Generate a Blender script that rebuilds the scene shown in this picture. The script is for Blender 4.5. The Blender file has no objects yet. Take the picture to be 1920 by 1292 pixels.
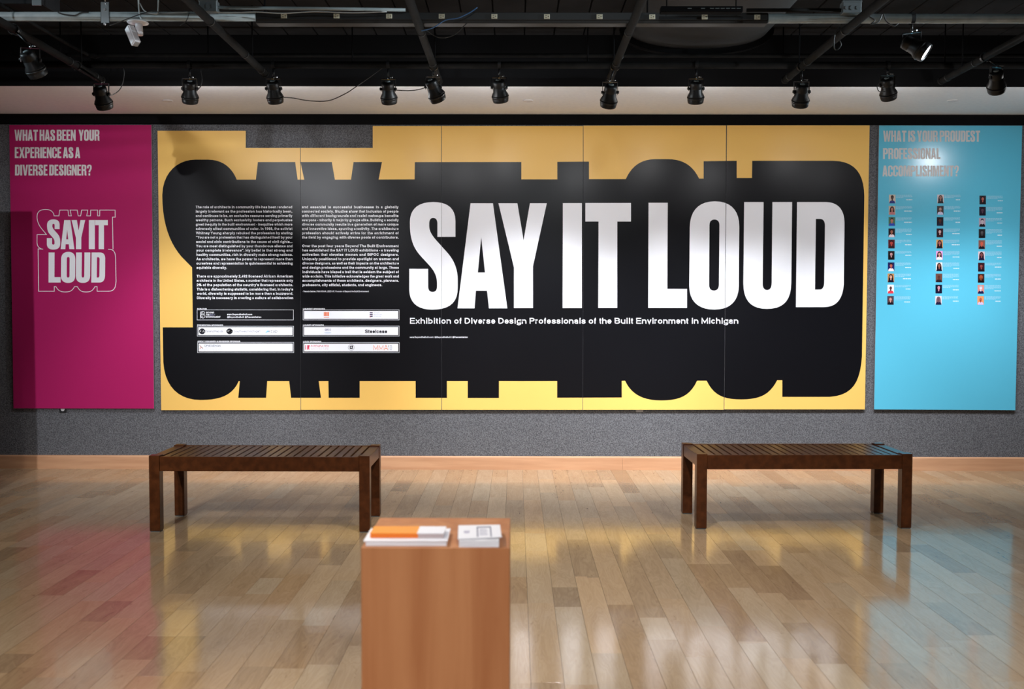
import bpy, bmesh, math, random
from mathutils import Vector, Matrix
from mathutils.geometry import tessellate_polygon
random.seed(7)
S = bpy.context.scene
COL = S.collection

# ------------------------------------------------------------------ camera
F = 1867.0; H = 1.44; D = 8.53                    # focal length in px of a 1920 frame, eye height, distance to the far wall
PITCH, YAW, ROLL = math.atan(79/F), math.atan(7/F), math.radians(0.10)
_f = Vector((-math.sin(YAW)*math.cos(PITCH), math.cos(YAW)*math.cos(PITCH), -math.sin(PITCH)))
_r = Vector((math.cos(YAW), math.sin(YAW), 0)); _u = _r.cross(_f)
_R = _r*math.cos(ROLL) + _u*math.sin(ROLL); _U = _u*math.cos(ROLL) - _r*math.sin(ROLL)
EYE = Vector((0, 0, H))
cam_data = bpy.data.cameras.new('camera'); cam = bpy.data.objects.new('camera', cam_data); COL.objects.link(cam)
m3 = Matrix((_R, _U, -_f)).transposed()
cam.matrix_world = Matrix.Translation(EYE) @ m3.to_4x4()
cam_data.sensor_width = 36.0; cam_data.lens = 36.0*F/1920.0
cam_data.clip_start = 0.05; cam_data.clip_end = 60
cam_data.dof.use_dof = True; cam_data.dof.focus_distance = 7.8; cam_data.dof.aperture_fstop = 2.8
S.camera = cam

def ray(px, py): return _R*((px-960)/F) - _U*((py-646)/F) + _f
def atY(px, py, Y): d = ray(px, py); return EYE + d*(Y/d.y)
def atZ(px, py, Z): d = ray(px, py); return EYE + d*((Z-H)/d.z)
def proj(p):
    d = Vector(p)-EYE; w = d.dot(_f); return 960+F*d.dot(_R)/w, 646-F*d.dot(_U)/w, w

# ------------------------------------------------------------------ world, view, lights
w = bpy.data.worlds.new('world'); S.world = w; w.use_nodes = True
w.node_tree.nodes['Background'].inputs[0].default_value = (0.55, 0.6, 0.7, 1)
w.node_tree.nodes['Background'].inputs[1].default_value = 0.0
S.view_settings.view_transform = 'Standard'; S.view_settings.look = 'None'
S.view_settings.exposure = 0.12; S.view_settings.gamma = 1.0; S.view_settings.use_curve_mapping = False

def spot(name, loc, target, power, size=90, blend=1.0, radius=0.045, col=(1, 0.97, 0.95)):
    l = bpy.data.lights.new(name, 'SPOT'); l.energy = power; l.spot_size = math.radians(size); l.spot_blend = blend
    l.shadow_soft_size = radius; l.color = col
    o = bpy.data.objects.new(name, l); COL.objects.link(o); o.location = loc
    o.rotation_euler = (Vector(target)-Vector(loc)).to_track_quat('-Z', 'Y').to_euler()
    return o
COOL = (0.93, 0.95, 1.0); WARM = (1.0, 0.93, 0.85)
WALL_BEAM, WALL_FLOOD = 112, 11.5                    # each wall lamp: a tight beam towards the foot of the wall and its wide spill
# gallery lamps further back in the room, over and behind the visitor
spot('room_lamp', (-2.9, 1.8, 3.12), (-2.9, 8.5, 0.9), 620, 46, 0.9, 0.02, COOL)
spot('room_lamp', (-1.5, 4.3, 3.05), (-0.3, 3.0, 0.5), 270, 60, 1, 0.04, WARM)
spot('room_lamp', (0.5, -0.4, 3.12), (0.1, 2.9, 0.1), 560, 66, 1, 0.06, (0.98, 0.97, 1.0))
spot('room_lamp', (2.9, 1.6, 3.12), (2.3, 4.0, 0.0), 540, 80, 1, 0.05, COOL)
spot('room_lamp', (-2.6, 1.4, 3.12), (-2.2, 4.0, 0.0), 480, 80, 1, 0.05, WARM)
spot('room_lamp', (0.3, 4.6, 3.12), (0.5, 5.8, 0.0), 210, 90, 1, 0.05, WARM)
# unseen cool fill spots, added to brighten the pipes, outlets and deck
spot('pipe_fill', (0.4, 1.9, 3.34), (0.1, 5.9, 3.13), 60, 80, 1, 0.05, (0.9, 0.97, 1))
spot('pipe_fill', (-5.6, 5.3, 3.33), (-2.0, 5.9, 3.15), 220, 36, 1, 0.05, (0.7, 0.9, 1))
spot('pipe_fill', (5.6, 5.2, 3.33), (1.5, 5.95, 3.20), 1150, 36, 1, 0.05, (0.8, 0.92, 1))

# ------------------------------------------------------------------ materials
def mat(name, col=(0.5, 0.5, 0.5), rough=0.5, metal=0.0, emit=None, estr=1.0, spec=0.5):
    m = bpy.data.materials.new(name); m.use_nodes = True
    b = m.node_tree.nodes['Principled BSDF']
    b.inputs['Base Color'].default_value = (*col, 1); b.inputs['Roughness'].default_value = rough
    b.inputs['Metallic'].default_value = metal; b.inputs['Specular IOR Level'].default_value = spec
    if emit:
        b.inputs['Emission Color'].default_value = (*emit, 1); b.inputs['Emission Strength'].default_value = estr
    return m
def nodes(m): return m.node_tree.nodes, m.node_tree.links, m.node_tree.nodes['Principled BSDF']
def node(nt, t, **kw):
    n = nt.new(t)
    for k, v in kw.items():
        if k in n.inputs: n.inputs[k].default_value = v
        else: setattr(n, k, v)
    return n
def noisy(m, c1, c2, scale=(1, 1, 1), nscale=5, detail=4, bump=0.0, lo=0.35, hi=0.65, dist=0.0):
    """mix two colours by stretched noise in object space, with a little relief"""
    nt, lk, b = nodes(m)
    tc = nt.new('ShaderNodeNewGeometry'); mp = node(nt, 'ShaderNodeMapping'); mp.inputs['Scale'].default_value = scale
    lk.new(tc.outputs['Position'], mp.inputs['Vector'])
    nz = node(nt, 'ShaderNodeTexNoise', Scale=nscale, Detail=detail, Distortion=dist)
    lk.new(mp.outputs[0], nz.inputs['Vector'])
    r = nt.new('ShaderNodeValToRGB'); r.color_ramp.elements[0].position = lo; r.color_ramp.elements[1].position = hi
    r.color_ramp.elements[0].color = (*c1, 1); r.color_ramp.elements[1].color = (*c2, 1)
    lk.new(nz.outputs['Fac'], r.inputs[0]); lk.new(r.outputs[0], b.inputs['Base Color'])
    if bump:
        bp = node(nt, 'ShaderNodeBump', Strength=bump, Distance=0.01)
        lk.new(nz.outputs['Fac'], bp.inputs['Height']); lk.new(bp.outputs[0], b.inputs['Normal'])
    return m
M = {}
M['fabric'] = noisy(mat('grey_fabric', rough=0.95, spec=0.1), (0.070, 0.071, 0.077), (0.185, 0.187, 0.202), nscale=125, detail=4, bump=0.5)
M['black_paint'] = mat('black_paint', (0.006, 0.006, 0.0065), 0.9, spec=0.06)
M['black_deck'] = noisy(mat('black_deck', rough=0.9, spec=0.08), (0.017, 0.017, 0.018), (0.023, 0.023, 0.0245), nscale=6, detail=3)
M['soffit'] = noisy(mat('soffit_paint', rough=0.85, spec=0.2), (0.86, 0.88, 0.92), (0.90, 0.92, 0.95), nscale=30, detail=2)
M['white_wall'] = mat('grey_wall', (0.26, 0.255, 0.25), 0.9, spec=0.2)
M['base_wood'] = noisy(mat('maple_baseboard', rough=0.4), (0.52, 0.27, 0.145), (0.62, 0.345, 0.195), (0.6, 8, 8), 3, 5)
M['bench_wood'] = noisy(mat('dark_bench_wood', rough=0.30, spec=0.3), (0.044, 0.0115, 0.0022), (0.078, 0.022, 0.0050), (6, 6, 6), 4, 5)
M['plinth_wood'] = noisy(mat('plinth_veneer', rough=0.5, spec=0.3), (0.37, 0.138, 0.050), (0.49, 0.215, 0.088), (9, 9, 0.7), 1.6, 4, 0, 0.3, 0.7, 0.6)
M['yellow'] = mat('yellow_board', (0.90, 0.555, 0.145), 0.32, spec=0.3)
M['magenta'] = mat('magenta_board', (0.43, 0.016, 0.120), 0.36, spec=0.14)
M['cyan'] = mat('cyan_board', (0.108, 0.51, 0.71), 0.24, spec=0.55)
M['board_edge'] = mat('board_edge', (0.20, 0.20, 0.21), 0.7)
M['batten'] = mat('batten_wood', (0.12, 0.10, 0.08), 0.8)
M['lamp_black'] = mat('lamp_black', (0.006, 0.006, 0.0065), 0.42, spec=0.35)
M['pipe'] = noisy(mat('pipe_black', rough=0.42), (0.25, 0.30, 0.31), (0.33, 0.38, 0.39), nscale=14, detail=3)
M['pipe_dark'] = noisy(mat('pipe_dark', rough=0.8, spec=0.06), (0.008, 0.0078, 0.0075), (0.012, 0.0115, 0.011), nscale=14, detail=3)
M['galv'] = mat('galvanised_steel', (0.20, 0.23, 0.24), 0.4, 0.5)
M['bolt'] = mat('bolt_steel', (0.65, 0.68, 0.7), 0.25, 1.0)
M['white_plastic'] = mat('white_plastic', (0.78, 0.77, 0.79), 0.4)
M['ivory'] = mat('ivory_plastic', (0.75, 0.72, 0.55), 0.4, emit=None)
M['slot'] = mat('slot_dark', (0.02, 0.015, 0.012), 0.6)
M['black_plastic'] = mat('black_plastic', (0.02, 0.02, 0.022), 0.4)
M['grey_plastic'] = mat('grey_plastic', (0.34, 0.33, 0.33), 0.5)
M['cable'] = mat('black_cable', (0.015, 0.015, 0.015), 0.5)
M['white_cable'] = mat('white_cable', (0.55, 0.58, 0.58), 0.5)
M['blue_cable'] = mat('blue_cable', (0.04, 0.13, 0.30), 0.5)
M['lens'] = mat('lamp_lens', (0.9, 0.9, 0.9), 0.2, emit=(0.95, 0.92, 1.0), estr=9.0)
M['rubber'] = mat('rubber_foot', (0.06, 0.07, 0.07), 0.6)
M['paper'] = mat('white_paper', (0.80, 0.80, 0.84), 0.6)
M['paper_edge'] = noisy(mat('paper_edge', rough=0.8), (0.60, 0.60, 0.62), (0.78, 0.78, 0.80), (1, 1, 60), 12, 2)
M['orange'] = mat('orange_print', (0.90, 0.33, 0.035), 0.4)
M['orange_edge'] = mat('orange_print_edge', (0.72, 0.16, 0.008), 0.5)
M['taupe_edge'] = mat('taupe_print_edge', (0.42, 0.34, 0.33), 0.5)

def ink(name, rough, spec):
    m = mat(name, rough=rough, spec=spec); nt, lk, b = nodes(m)
    a = node(nt, 'ShaderNodeAttribute', attribute_name='Col'); lk.new(a.outputs['Color'], b.inputs['Base Color'])
    return m
M['ink'] = ink('glossy_ink', 0.31, 0.26)
M['ink_matte'] = ink('matte_vinyl', 0.75, 0.15)

def floor_mat(name, from_object):
    m = mat(name, rough=0.2); nt, lk, b = nodes(m)
    if from_object:
        src = nt.new('ShaderNodeObjectInfo').outputs['Color']
    else:
        src = node(nt, 'ShaderNodeAttribute', attribute_name='Col').outputs['Color']
    sep = nt.new('ShaderNodeSeparateColor'); lk.new(src, sep.inputs[0])       # r tone, g hue, b grain offset
    geo = nt.new('ShaderNodeNewGeometry')
    off = nt.new('ShaderNodeVectorMath'); off.operation = 'SCALE'; off.inputs[0].default_value = (37, 91, 0); lk.new(sep.outputs[2], off.inputs['Scale'])
    add = nt.new('ShaderNodeVectorMath'); add.operation = 'ADD'; lk.new(geo.outputs['Position'], add.inputs[0]); lk.new(off.outputs[0], add.inputs[1])
    mp = nt.new('ShaderNodeMapping'); mp.inputs['Scale'].default_value = (9, 1.3, 1); lk.new(add.outputs[0], mp.inputs['Vector'])
    n1 = node(nt, 'ShaderNodeTexNoise', Scale=1.6, Detail=3, Distortion=0.8); lk.new(mp.outputs[0], n1.inputs['Vector'])
    wv = node(nt, 'ShaderNodeMath', operation='SINE'); mu = node(nt, 'ShaderNodeMath', operation='MULTIPLY'); mu.inputs[1].default_value = 60
    lk.new(n1.outputs['Fac'], mu.inputs[0]); lk.new(mu.outputs[0], wv.inputs[0])          # growth rings
    mp2 = nt.new('ShaderNodeMapping'); mp2.inputs['Scale'].default_value = (160, 7, 1); lk.new(add.outputs[0], mp2.inputs['Vector'])
    n2 = node(nt, 'ShaderNodeTexNoise', Scale=1.0, Detail=2); lk.new(mp2.outputs[0], n2.inputs['Vector'])
    mp3 = nt.new('ShaderNodeMapping'); mp3.inputs['Scale'].default_value = (30, 7, 1); lk.new(add.outputs[0], mp3.inputs['Vector'])
    n3 = node(nt, 'ShaderNodeTexNoise', Scale=1.0, Detail=4, Distortion=1.2); lk.new(mp3.outputs[0], n3.inputs['Vector'])
    rk = nt.new('ShaderNodeValToRGB'); rk.color_ramp.elements[0].position = 0.66; rk.color_ramp.elements[1].position = 0.80; lk.new(n3.outputs['Fac'], rk.inputs[0])
    tone = nt.new('ShaderNodeValToRGB'); e = tone.color_ramp.elements
    e[0].position = 0.0; e[0].color = (0.17, 0.097, 0.052, 1); e[1].position = 1.0; e[1].color = (0.56, 0.43, 0.285, 1)
    k = e.new(0.45); k.color = (0.355, 0.245, 0.145, 1)
    def madd(a, c, mulv):
        q = node(nt, 'ShaderNodeMath', operation='MULTIPLY_ADD'); lk.new(a, q.inputs[0]); q.inputs[1].default_value = mulv; lk.new(c, q.inputs[2]); return q.outputs[0]
    t = madd(wv.outputs[0], sep.outputs[0], 0.045)
    t = madd(n1.outputs['Fac'], t, 0.30); t = madd(n2.outputs['Fac'], t, 0.12); t = madd(rk.outputs[0], t, -0.35)
    sb = node(nt, 'ShaderNodeMath', operation='SUBTRACT'); lk.new(t, sb.inputs[0]); sb.inputs[1].default_value = 0.21
    lk.new(sb.outputs[0], tone.inputs[0])
    hs = nt.new('ShaderNodeMix'); hs.data_type = 'RGBA'; hs.blend_type = 'MULTIPLY'; hs.inputs['Factor'].default_value = 1.0
    hr = nt.new('ShaderNodeValToRGB'); hr.color_ramp.elements[0].color = (1.0, 0.95, 0.88, 1); hr.color_ramp.elements[1].color = (0.94, 1.0, 1.06, 1)
    lk.new(sep.outputs[1], hr.inputs[0]); lk.new(tone.outputs[0], hs.inputs['A']); lk.new(hr.outputs[0], hs.inputs['B'])
    lk.new(hs.outputs['Result'], b.inputs['Base Color'])
    nb = node(nt, 'ShaderNodeTexNoise', Scale=9.0, Detail=2); lk.new(geo.outputs['Position'], nb.inputs['Vector'])
    bp = node(nt, 'ShaderNodeBump', Strength=0.05, Distance=0.01); lk.new(nb.outputs['Fac'], bp.inputs['Height']); lk.new(bp.outputs[0], b.inputs['Normal'])
    b.inputs['Roughness'].default_value = 0.115
    b.inputs['IOR'].default_value = 1.62
    return m
M['plank'] = floor_mat('maple_plank', True); M['plank_field'] = floor_mat('maple_plank_field', False)

# ------------------------------------------------------------------ geometry helpers
class G:
    """collects shapes in world space and links them as one mesh object"""
    def __init__(s): s.v = []; s.f = []; s.mi = []; s.c = []; s.sm = []; s.cur = 0; s.col = None; s.smooth = False
    def add(s, vs, fs):
        o = len(s.v); s.v += [Vector(p) for p in vs]
        for f in fs: s.f.append([i+o for i in f]); s.mi.append(s.cur); s.c.append(s.col); s.sm.append(s.smooth)
        return s
    def box(s, x0, x1, y0, y1, z0, z1, mtx=None):
        vs = [(x, y, z) for x in (x0, x1) for y in (y0, y1) for z in (z0, z1)]
        if mtx is not None: vs = [mtx @ Vector(p) for p in vs]
        return s.add(vs, [(0, 1, 3, 2), (4, 6, 7, 5), (0, 4, 5, 1), (2, 3, 7, 6), (0, 2, 6, 4), (1, 5, 7, 3)])
    def lathe(s, prof, n=20, mtx=None, sx=1, sy=1):
        """profile of (radius, z) turned about Z"""
        vs = []; fs = []
        for r, z in prof:
            for i in range(n):
                a = 2*math.pi*i/n; vs.append(Vector((r*sx*math.cos(a), r*sy*math.sin(a), z)))
        for k in range(len(prof)-1):
            for i in range(n):
                j = (i+1) % n; fs.append((k*n+i, k*n+j, (k+1)*n+j, (k+1)*n+i))
        fs.append(tuple(reversed(range(n)))); fs.append(tuple(range((len(prof)-1)*n, len(prof)*n)))
        if mtx is not None: vs = [mtx @ p for p in vs]
        t = s.smooth; s.smooth = True; s.add(vs, fs); s.smooth = t
        s.sm[-1] = s.sm[-2] = False
        return s
    def cyl(s, p0, p1, r, n=16, r1=None):
        p0 = Vector(p0); p1 = Vector(p1); d = p1-p0
        mtx = Matrix.Translation(p0) @ d.to_track_quat('Z', 'Y').to_matrix().to_4x4()
        return s.lathe([(r, 0), (r if r1 is None else r1, d.length)], n, mtx)
    def tube(s, pts, r, n=8, sub=5):
        pts = [Vector(p) for p in pts]
        if len(pts) > 2 and sub > 1:                      # Catmull-Rom
            q = []; P = [pts[0]*2-pts[1]] + pts + [pts[-1]*2-pts[-2]]
            for i in range(1, len(P)-2):
                for k in range(sub):
                    t = k/sub; a, b, c, d = P[i-1], P[i], P[i+1], P[i+2]
                    q.append(0.5*((2*b)+(c-a)*t+(2*a-5*b+4*c-d)*t*t+(3*b-a-3*c+d)*t**3))
            pts = q+[pts[-1]]
        vs = []; fs = []; up = None
        for i, p in enumerate(pts):
            d = (pts[min(i+1, len(pts)-1)]-pts[max(i-1, 0)]).normalized()
            if up is None: up = d.orthogonal().normalized()
            up = (up - d*up.dot(d)).normalized(); sd = d.cross(up)
            for k in range(n): a = 2*math.pi*k/n; vs.append(p + up*(r*math.cos(a)) + sd*(r*math.sin(a)))
        for i in range(len(pts)-1):
            for k in range(n): j = (k+1) % n; fs.append((i*n+k, i*n+j, (i+1)*n+j, (i+1)*n+k))
        fs.append(tuple(reversed(range(n)))); fs.append(tuple(range((len(pts)-1)*n, len(pts)*n)))
        t = s.smooth; s.smooth = True; s.add(vs, fs); s.smooth = t
        return s
    def build(s, name, mats, parent=None, bevel=0.0, origin=None, seg=1):
        if not isinstance(mats, (list, tuple)): mats = [mats]
        if parent is not None: org = wloc(parent)
        elif origin is not None: org = Vector(origin)
        else:
            xs = [p.x for p in s.v]; ys = [p.y for p in s.v]; zs = [p.z for p in s.v]
            org = Vector(((min(xs)+max(xs))/2, (min(ys)+max(ys))/2, min(zs)))
        me = bpy.data.meshes.new(name); me.from_pydata([p-org for p in s.v], [], s.f)
        for m in mats: me.materials.append(m)
        me.polygons.foreach_set('material_index', s.mi); me.polygons.foreach_set('use_smooth', s.sm)
        if any(c is not None for c in s.c):
            at = me.color_attributes.new('Col', 'FLOAT_COLOR', 'CORNER'); data = []
            for p, c in zip(me.polygons, s.c): data += [*(c or (1, 1, 1)), 1.0]*p.loop_total
            at.data.foreach_set('color', data)
        if bevel:
            bm = bmesh.new(); bm.from_mesh(me)
            bmesh.ops.bevel(bm, geom=list(bm.edges), offset=bevel, segments=seg, affect='EDGES', clamp_overlap=True)
            bm.to_mesh(me); bm.free()
        me.update()
        o = bpy.data.objects.new(name, me); COL.objects.link(o)
        if parent is None: o.location = org
        else: o.parent = parent
        return o
def wloc(o):
    v = Vector(o.location)
    while o.parent is not None: o = o.parent; v = v+Vector(o.location)
    return v
def tag(o, label=None, cat=None, group=None, kind=None):
    if label: o['label'] = label
    if cat: o['category'] = cat
    if group: o['group'] = group
    if kind: o['kind'] = kind
    return o
def thing(name, loc, label, cat, group=None):
    o = bpy.data.objects.new(name, None); o.empty_display_size = 0.05; COL.objects.link(o); o.location = loc
    return tag(o, label, cat, group)

# ------------------------------------------------------------------ room shell
DECK = 3.40; SOF = 3.031; SOFY = 7.40; XL, XR, YB = -7.2, 7.2, -4.2
tag(G().box(XL, XR, D, D+0.15, -0.06, SOF).build('wall_back', M['fabric']), kind='structure')
tag(G().box(XL-0.15, XL, YB, D+0.15, -0.06, DECK+0.1).build('wall_left', M['white_wall']), kind='structure')
tag(G().box(XR, XR+0.15, YB, D+0.15, -0.06, DECK+0.1).build('wall_right', M['white_wall']), kind='structure')
tag(G().box(XL, XR, YB-0.15, YB, -0.06, DECK+0.1).build('wall_front', M['white_wall']), kind='structure')
# white painted soffit and the black fascia rising from its edge
tag(G().box(XL, XR, SOFY+0.012, D+0.15, SOF, SOF+0.03).build('ceiling_soffit', M['soffit']), kind='structure')
tag(G().box(XL, XR, SOFY, SOFY+0.012, SOF-0.002, DECK+0.1).build('trim_2', M['black_paint']), kind='structure')
tag(G().box(XL, XR, D-0.028, D, 2.947, SOF).build('trim_1', M['black_paint']), kind='structure')
# black open deck made of long metal panels
ceil = tag(G().box(XL, XR, YB, SOFY, DECK+0.02, DECK+0.1).build('ceiling', M['black_paint']), kind='structure')
x = XL+0.1; k = 0
while x < XR-0.05:
    g = G(); x1 = min(x+0.214, XR-0.002)
    g.box(x+0.003, x1-0.003, YB+0.01, SOFY-0.002, DECK, DECK+0.019).build('deck_panel', M['black_deck'], ceil, bevel=0.003)
    x += 0.217
# partition standing forward at the left, out of frame; its edge throws the shadow on the far wall
tag(G().box(-5.4, -3.69, 6.0, 6.14, 0.0, 2.53).build('wall_partition', M['white_wall']), kind='structure')
# baseboards with a rounded top edge
def baseboard(name, a, b):
    g = G(); n = Vector((b[1]-a[1], -(b[0]-a[0]), 0)).normalized()     # towards the room
    prof = [(0, 0), (0.017, 0), (0.017, 0.104), (0.015, 0.111), (0.010, 0.116), (0, 0.117)]
    A = Vector((a[0], a[1], 0.0)); B = Vector((b[0], b[1], 0.0)); m = len(prof)
    vs = [P + n*d + Vector((0, 0, z)) for P in (A, B) for d, z in prof]
    fs = [(i, (i+1) % m, m+(i+1) % m, m+i) for i in range(m)] + [tuple(reversed(range(m))), tuple(range(m, 2*m))]
    g.add(vs, fs); return g
pieces = [(XL, -2.98), (-2.98, 0.92), (0.92, XR)]
bb = None
for a, b in pieces:
    g = baseboard('baseboard_back', (a+0.0005, D), (b-0.0005, D))
    if bb is None: bb = tag(g.build('baseboard_back', M['base_wood']), kind='structure')
    else: g.build('board', M['base_wood'], bb)
tag(baseboard('l', (XL, YB), (XL, D-0.02)).build('baseboard_left', M['base_wood']), kind='structure')
tag(baseboard('r', (XR, D-0.02), (XR, YB)).build('baseboard_right', M['base_wood']), kind='structure')

# ------------------------------------------------------------------ floor: maple planks running towards the wall
fl = tag(G().box(XL, XR, YB, D, -0.10, -0.016).build('floor', M['slot'], origin=(0, 0, -0.02)), kind='structure')
PW = 0.1266; X0 = atY(979.5, 881, D).x
# planks that stand out in the photograph: centre, far and near end in px, tone (lower is darker)
SPECIAL = [(1061, 1101.5, 1137.6, .10), (1109, 884, 913.5, .30), (1242, 938.6, 989, .26), (1248, 1002, 1047, .26), (1094, 1012, 1081, .24),
 (1200, 1040, 1157.6, .30), (1231, 1158.6, 1199.5, .62), (1185, 1134, 1300, .26), (1022, 1280, 1330, .22), (963, 938, 998, .35),
 (1473, 1061, 1125, .02), (1332, 1058, 1124.5, .14), (1372, 1124.5, 1203, .16), (1527, 1168, 1248, .20), (1480, 1002, 1037, .25),
 (1769, 1021.5, 1074, .10), (1768, 927, 985.4, .24), (1777, 1130, 1191, .22), (1686, 1004.5, 1035.6, .15), (1700, 1244, 1330, .25), (1860, 884, 903, .18),
 (627, 1020, 1060, .15), (580, 1016, 1047, .26), (558, 1173, 1253.5, .20), (520, 1084, 1114, .62), (191, 1127, 1166, .10), (20, 1226, 1262, .06), (270, 1193, 1237, .14),
 (361, 1009, 1034, .20), (383, 1043, 1114, .32), (164, 921, 934, .18), (1085, 1083, 1120, .22), (1117, 1081, 1225, .62), (1440, 1206, 1320, .58), (1052, 1138, 1284, .58),
 (1905, 965, 990, .2), (8, 920, 934, .25), (1610, 1245, 1300, .62), (300, 1178, 1192, .5), (1000, 938, 1000, .55)]
rows = {}
for px, ya, yb, tone in SPECIAL:
    c = atZ(px, (ya+yb)/2, 0); r = math.floor((c.x-X0)/PW)
    tone = 0.24+0.55*tone if tone < 0.5 else tone+0.03
    rows.setdefault(r, []).append((max(atZ(px, min(yb, 1600), 0).y, 0.5), min(atZ(px, ya, 0).y, D-0.02), tone))
planks = []
for r in range(int((XL-X0)//PW)+1, int((XR-X0)//PW)):
    rnd = random.Random(r*13+5); sp = sorted(rows.get(r, [])); y = YB+rnd.uniform(0, 0.3)
    def fill(y, ye):
        while y < ye-1e-4:
            L = rnd.choice((0.34, 0.46, 0.58, 0.72, 0.85, 1.0, 1.2)); e = min(y+L, ye)
            if ye-e < 0.22: e = ye
            t = rnd.gauss(0.52, 0.05)
            if rnd.random() < 0.07: t = rnd.uniform(0.28, 0.40)
            planks.append((r, y, e, max(0.1, min(0.7, t)))); y = e
    for a, b, tone in sp:
        if a < y: a = y
        fill(y, a); planks.append((r, a, b, tone)); y = b
    fill(y, D-0.002)
def plank_geo(g, r, a, b):
    x0 = X0+r*PW+0.0006; x1 = x0+PW-0.0012; a += 0.0001; b -= 0.0001; e = 0.00005; z0 = -0.0158; zt = 0.0
    rr = random.Random(int(a*1000)+r*77); t1 = rr.uniform(-0.0002, 0.0002)
    g.add([(x0, a, z0), (x1, a, z0), (x1, b, z0), (x0, b, z0), (x0, a, zt-e), (x1, a, zt-e), (x1, b, zt-e), (x0, b, zt-e),
           (x0+e, a+e, zt+t1), (x1-e, a+e, zt-t1), (x1-e, b-e, zt-t1), (x0+e, b-e, zt+t1)],
          [(0, 1, 5, 4), (1, 2, 6, 5), (2, 3, 7, 6), (3, 0, 4, 7), (4, 5, 9, 8), (5, 6, 10, 9), (6, 7, 11, 10), (7, 4, 8, 11), (8, 9, 10, 11)])
def area(p):
    r, a, b, t = p; cx = X0+(r+0.5)*PW
    if b < 2.5: return 0
    u0, v0, _ = proj((cx, max(a, 2.2), 0)); u1, v1, _ = proj((cx, b, 0))
    if v1 > 1292: return 0
    v0 = min(v0, 1292); um = (u0+u1)/2
    if um < -30 or um > 1950 or (680 < um < 952 and v1 > 1000): return 0
    return (v0-v1)*PW*F/((max(a, 2.2)+b)/2)
planks.sort(key=area, reverse=True)
field = G()
for i, (r, a, b, t) in enumerate(planks):
    rr = random.Random(i*3+1); col = (t, rr.random(), rr.random())
    if i < 300 and area((r, a, b, t)) > 0:
        g = G(); plank_geo(g, r, a, b); o = g.build('plank', M['plank'], fl); o.color = (*col, 1)
    else:
        field.col = col; plank_geo(field, r, a, b)
tag(field.build('plank_field', M['plank_field'], fl), kind='stuff')

# ------------------------------------------------------------------ flat print: outlines in px on the wall plane
FR = D-0.024                                        # front face of the boards
def curve(path, n=9):
    """path entries: (x,y) | ('q',cx,cy,x,y) | ('c',ax,ay,bx,by,x,y)"""
    out = []
    for e in path:
        if e[0] == 'q':
            x0, y0 = out[-1]; _, cx, cy, x, y = e
            for k in range(1, n+1): t = k/n; out.append(((1-t)**2*x0+2*t*(1-t)*cx+t*t*x, (1-t)**2*y0+2*t*(1-t)*cy+t*t*y))
        elif e[0] == 'c':
            x0, y0 = out[-1]; _, ax, ay, bx, by, x, y = e
            for k in range(1, n+1):
                t = k/n; s = 1-t
                out.append((s**3*x0+3*s*s*t*ax+3*s*t*t*bx+t**3*x, s**3*y0+3*s*s*t*ay+3*s*t*t*by+t**3*y))
        else: out.append((e[0], e[1]))
    return out
def lerp_map(loops, box_from, box_to):
    (a, b, c, d), (e, f, g, h) = box_from, box_to
    return [[(e+(x-a)/(c-a)*(g-e), f+(y-b)/(d-b)*(h-f)) for x, y in l] for l in loops]
def ellipse(cx, cy, rx, ry, n=20, a0=0, a1=2*math.pi): return [(cx+rx*math.cos(a0+(a1-a0)*k/n), cy+ry*math.sin(a0+(a1-a0)*k/n)) for k in range(n+(a1-a0 < 6))]
def rect(x0, y0, x1, y1): return [(x0, y0), (x1, y0), (x1, y1), (x0, y1)]
def frame(x0, y0, x1, y1, t): return [rect(x0, y0, x1, y1), rect(x0+t, y0+t, x1-t, y1-t)]
WH = (0.93, 0.94, 0.99); BK = (0.0045, 0.0045, 0.0062)
def prt(name, shapes, layer, parent, gloss=True, xr=None, tris=None, quiet=False):
    """shapes = [(loops, colour)]; tris = [(verts, faces, colour)] already triangulated, all in px"""
    Y = FR-0.0005*layer; g = G()
    for loops, c in shapes:
        vs = [[Vector((p.x, p.z, 0)) for p in (atY(x, y, Y) for x, y in l)] for l in loops]
        g.col = c; flat = [v for l in vs for v in l]
        g.add([(v.x, Y, v.y) for v in flat], [tuple(t) for t in tessellate_polygon(vs)])
    for vs, fs, c in (tris or []):
        g.col = c; g.add([atY(x, y, Y) for x, y in vs], fs)
    org = wloc(parent)
    me = bpy.data.meshes.new(name); me.from_pydata([v-org for v in g.v], [], g.f); me.materials.append(M['ink' if gloss else 'ink_matte'])
    at = me.color_attributes.new('Col', 'FLOAT_COLOR', 'CORNER'); data = []
    for p, c in zip(me.polygons, g.c): data += [*c, 1.0]*p.loop_total
    at.data.foreach_set('color', data)
    bm = bmesh.new(); bm.from_mesh(me)
    if xr:
        for (t_, b_), nn in ((xr[0], -1), (xr[1], 1)):
            bmesh.ops.bisect_plane(bm, geom=bm.verts[:]+bm.edges[:]+bm.faces[:], plane_co=(t_.x-nn*0.0003-org.x, 0, t_.z-org.z), plane_no=(nn*(t_.z-b_.z), 0, nn*(b_.x-t_.x)), clear_outer=True)
    for f in bm.faces:
        if f.normal.y > 0: f.normal_flip()
    n = len(bm.faces); bm.to_mesh(me); bm.free()
    if n == 0: bpy.data.meshes.remove(me); return None
    o = bpy.data.objects.new(name, me); COL.objects.link(o); o.parent = parent
    if name in ('paragraph_text', 'signature_text', 'web_text', 'subtitle_text', 'caption_lines', 'sponsor_logos', 'sponsor_frame', 'features'): o['kind'] = 'stuff'
    return o

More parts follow.
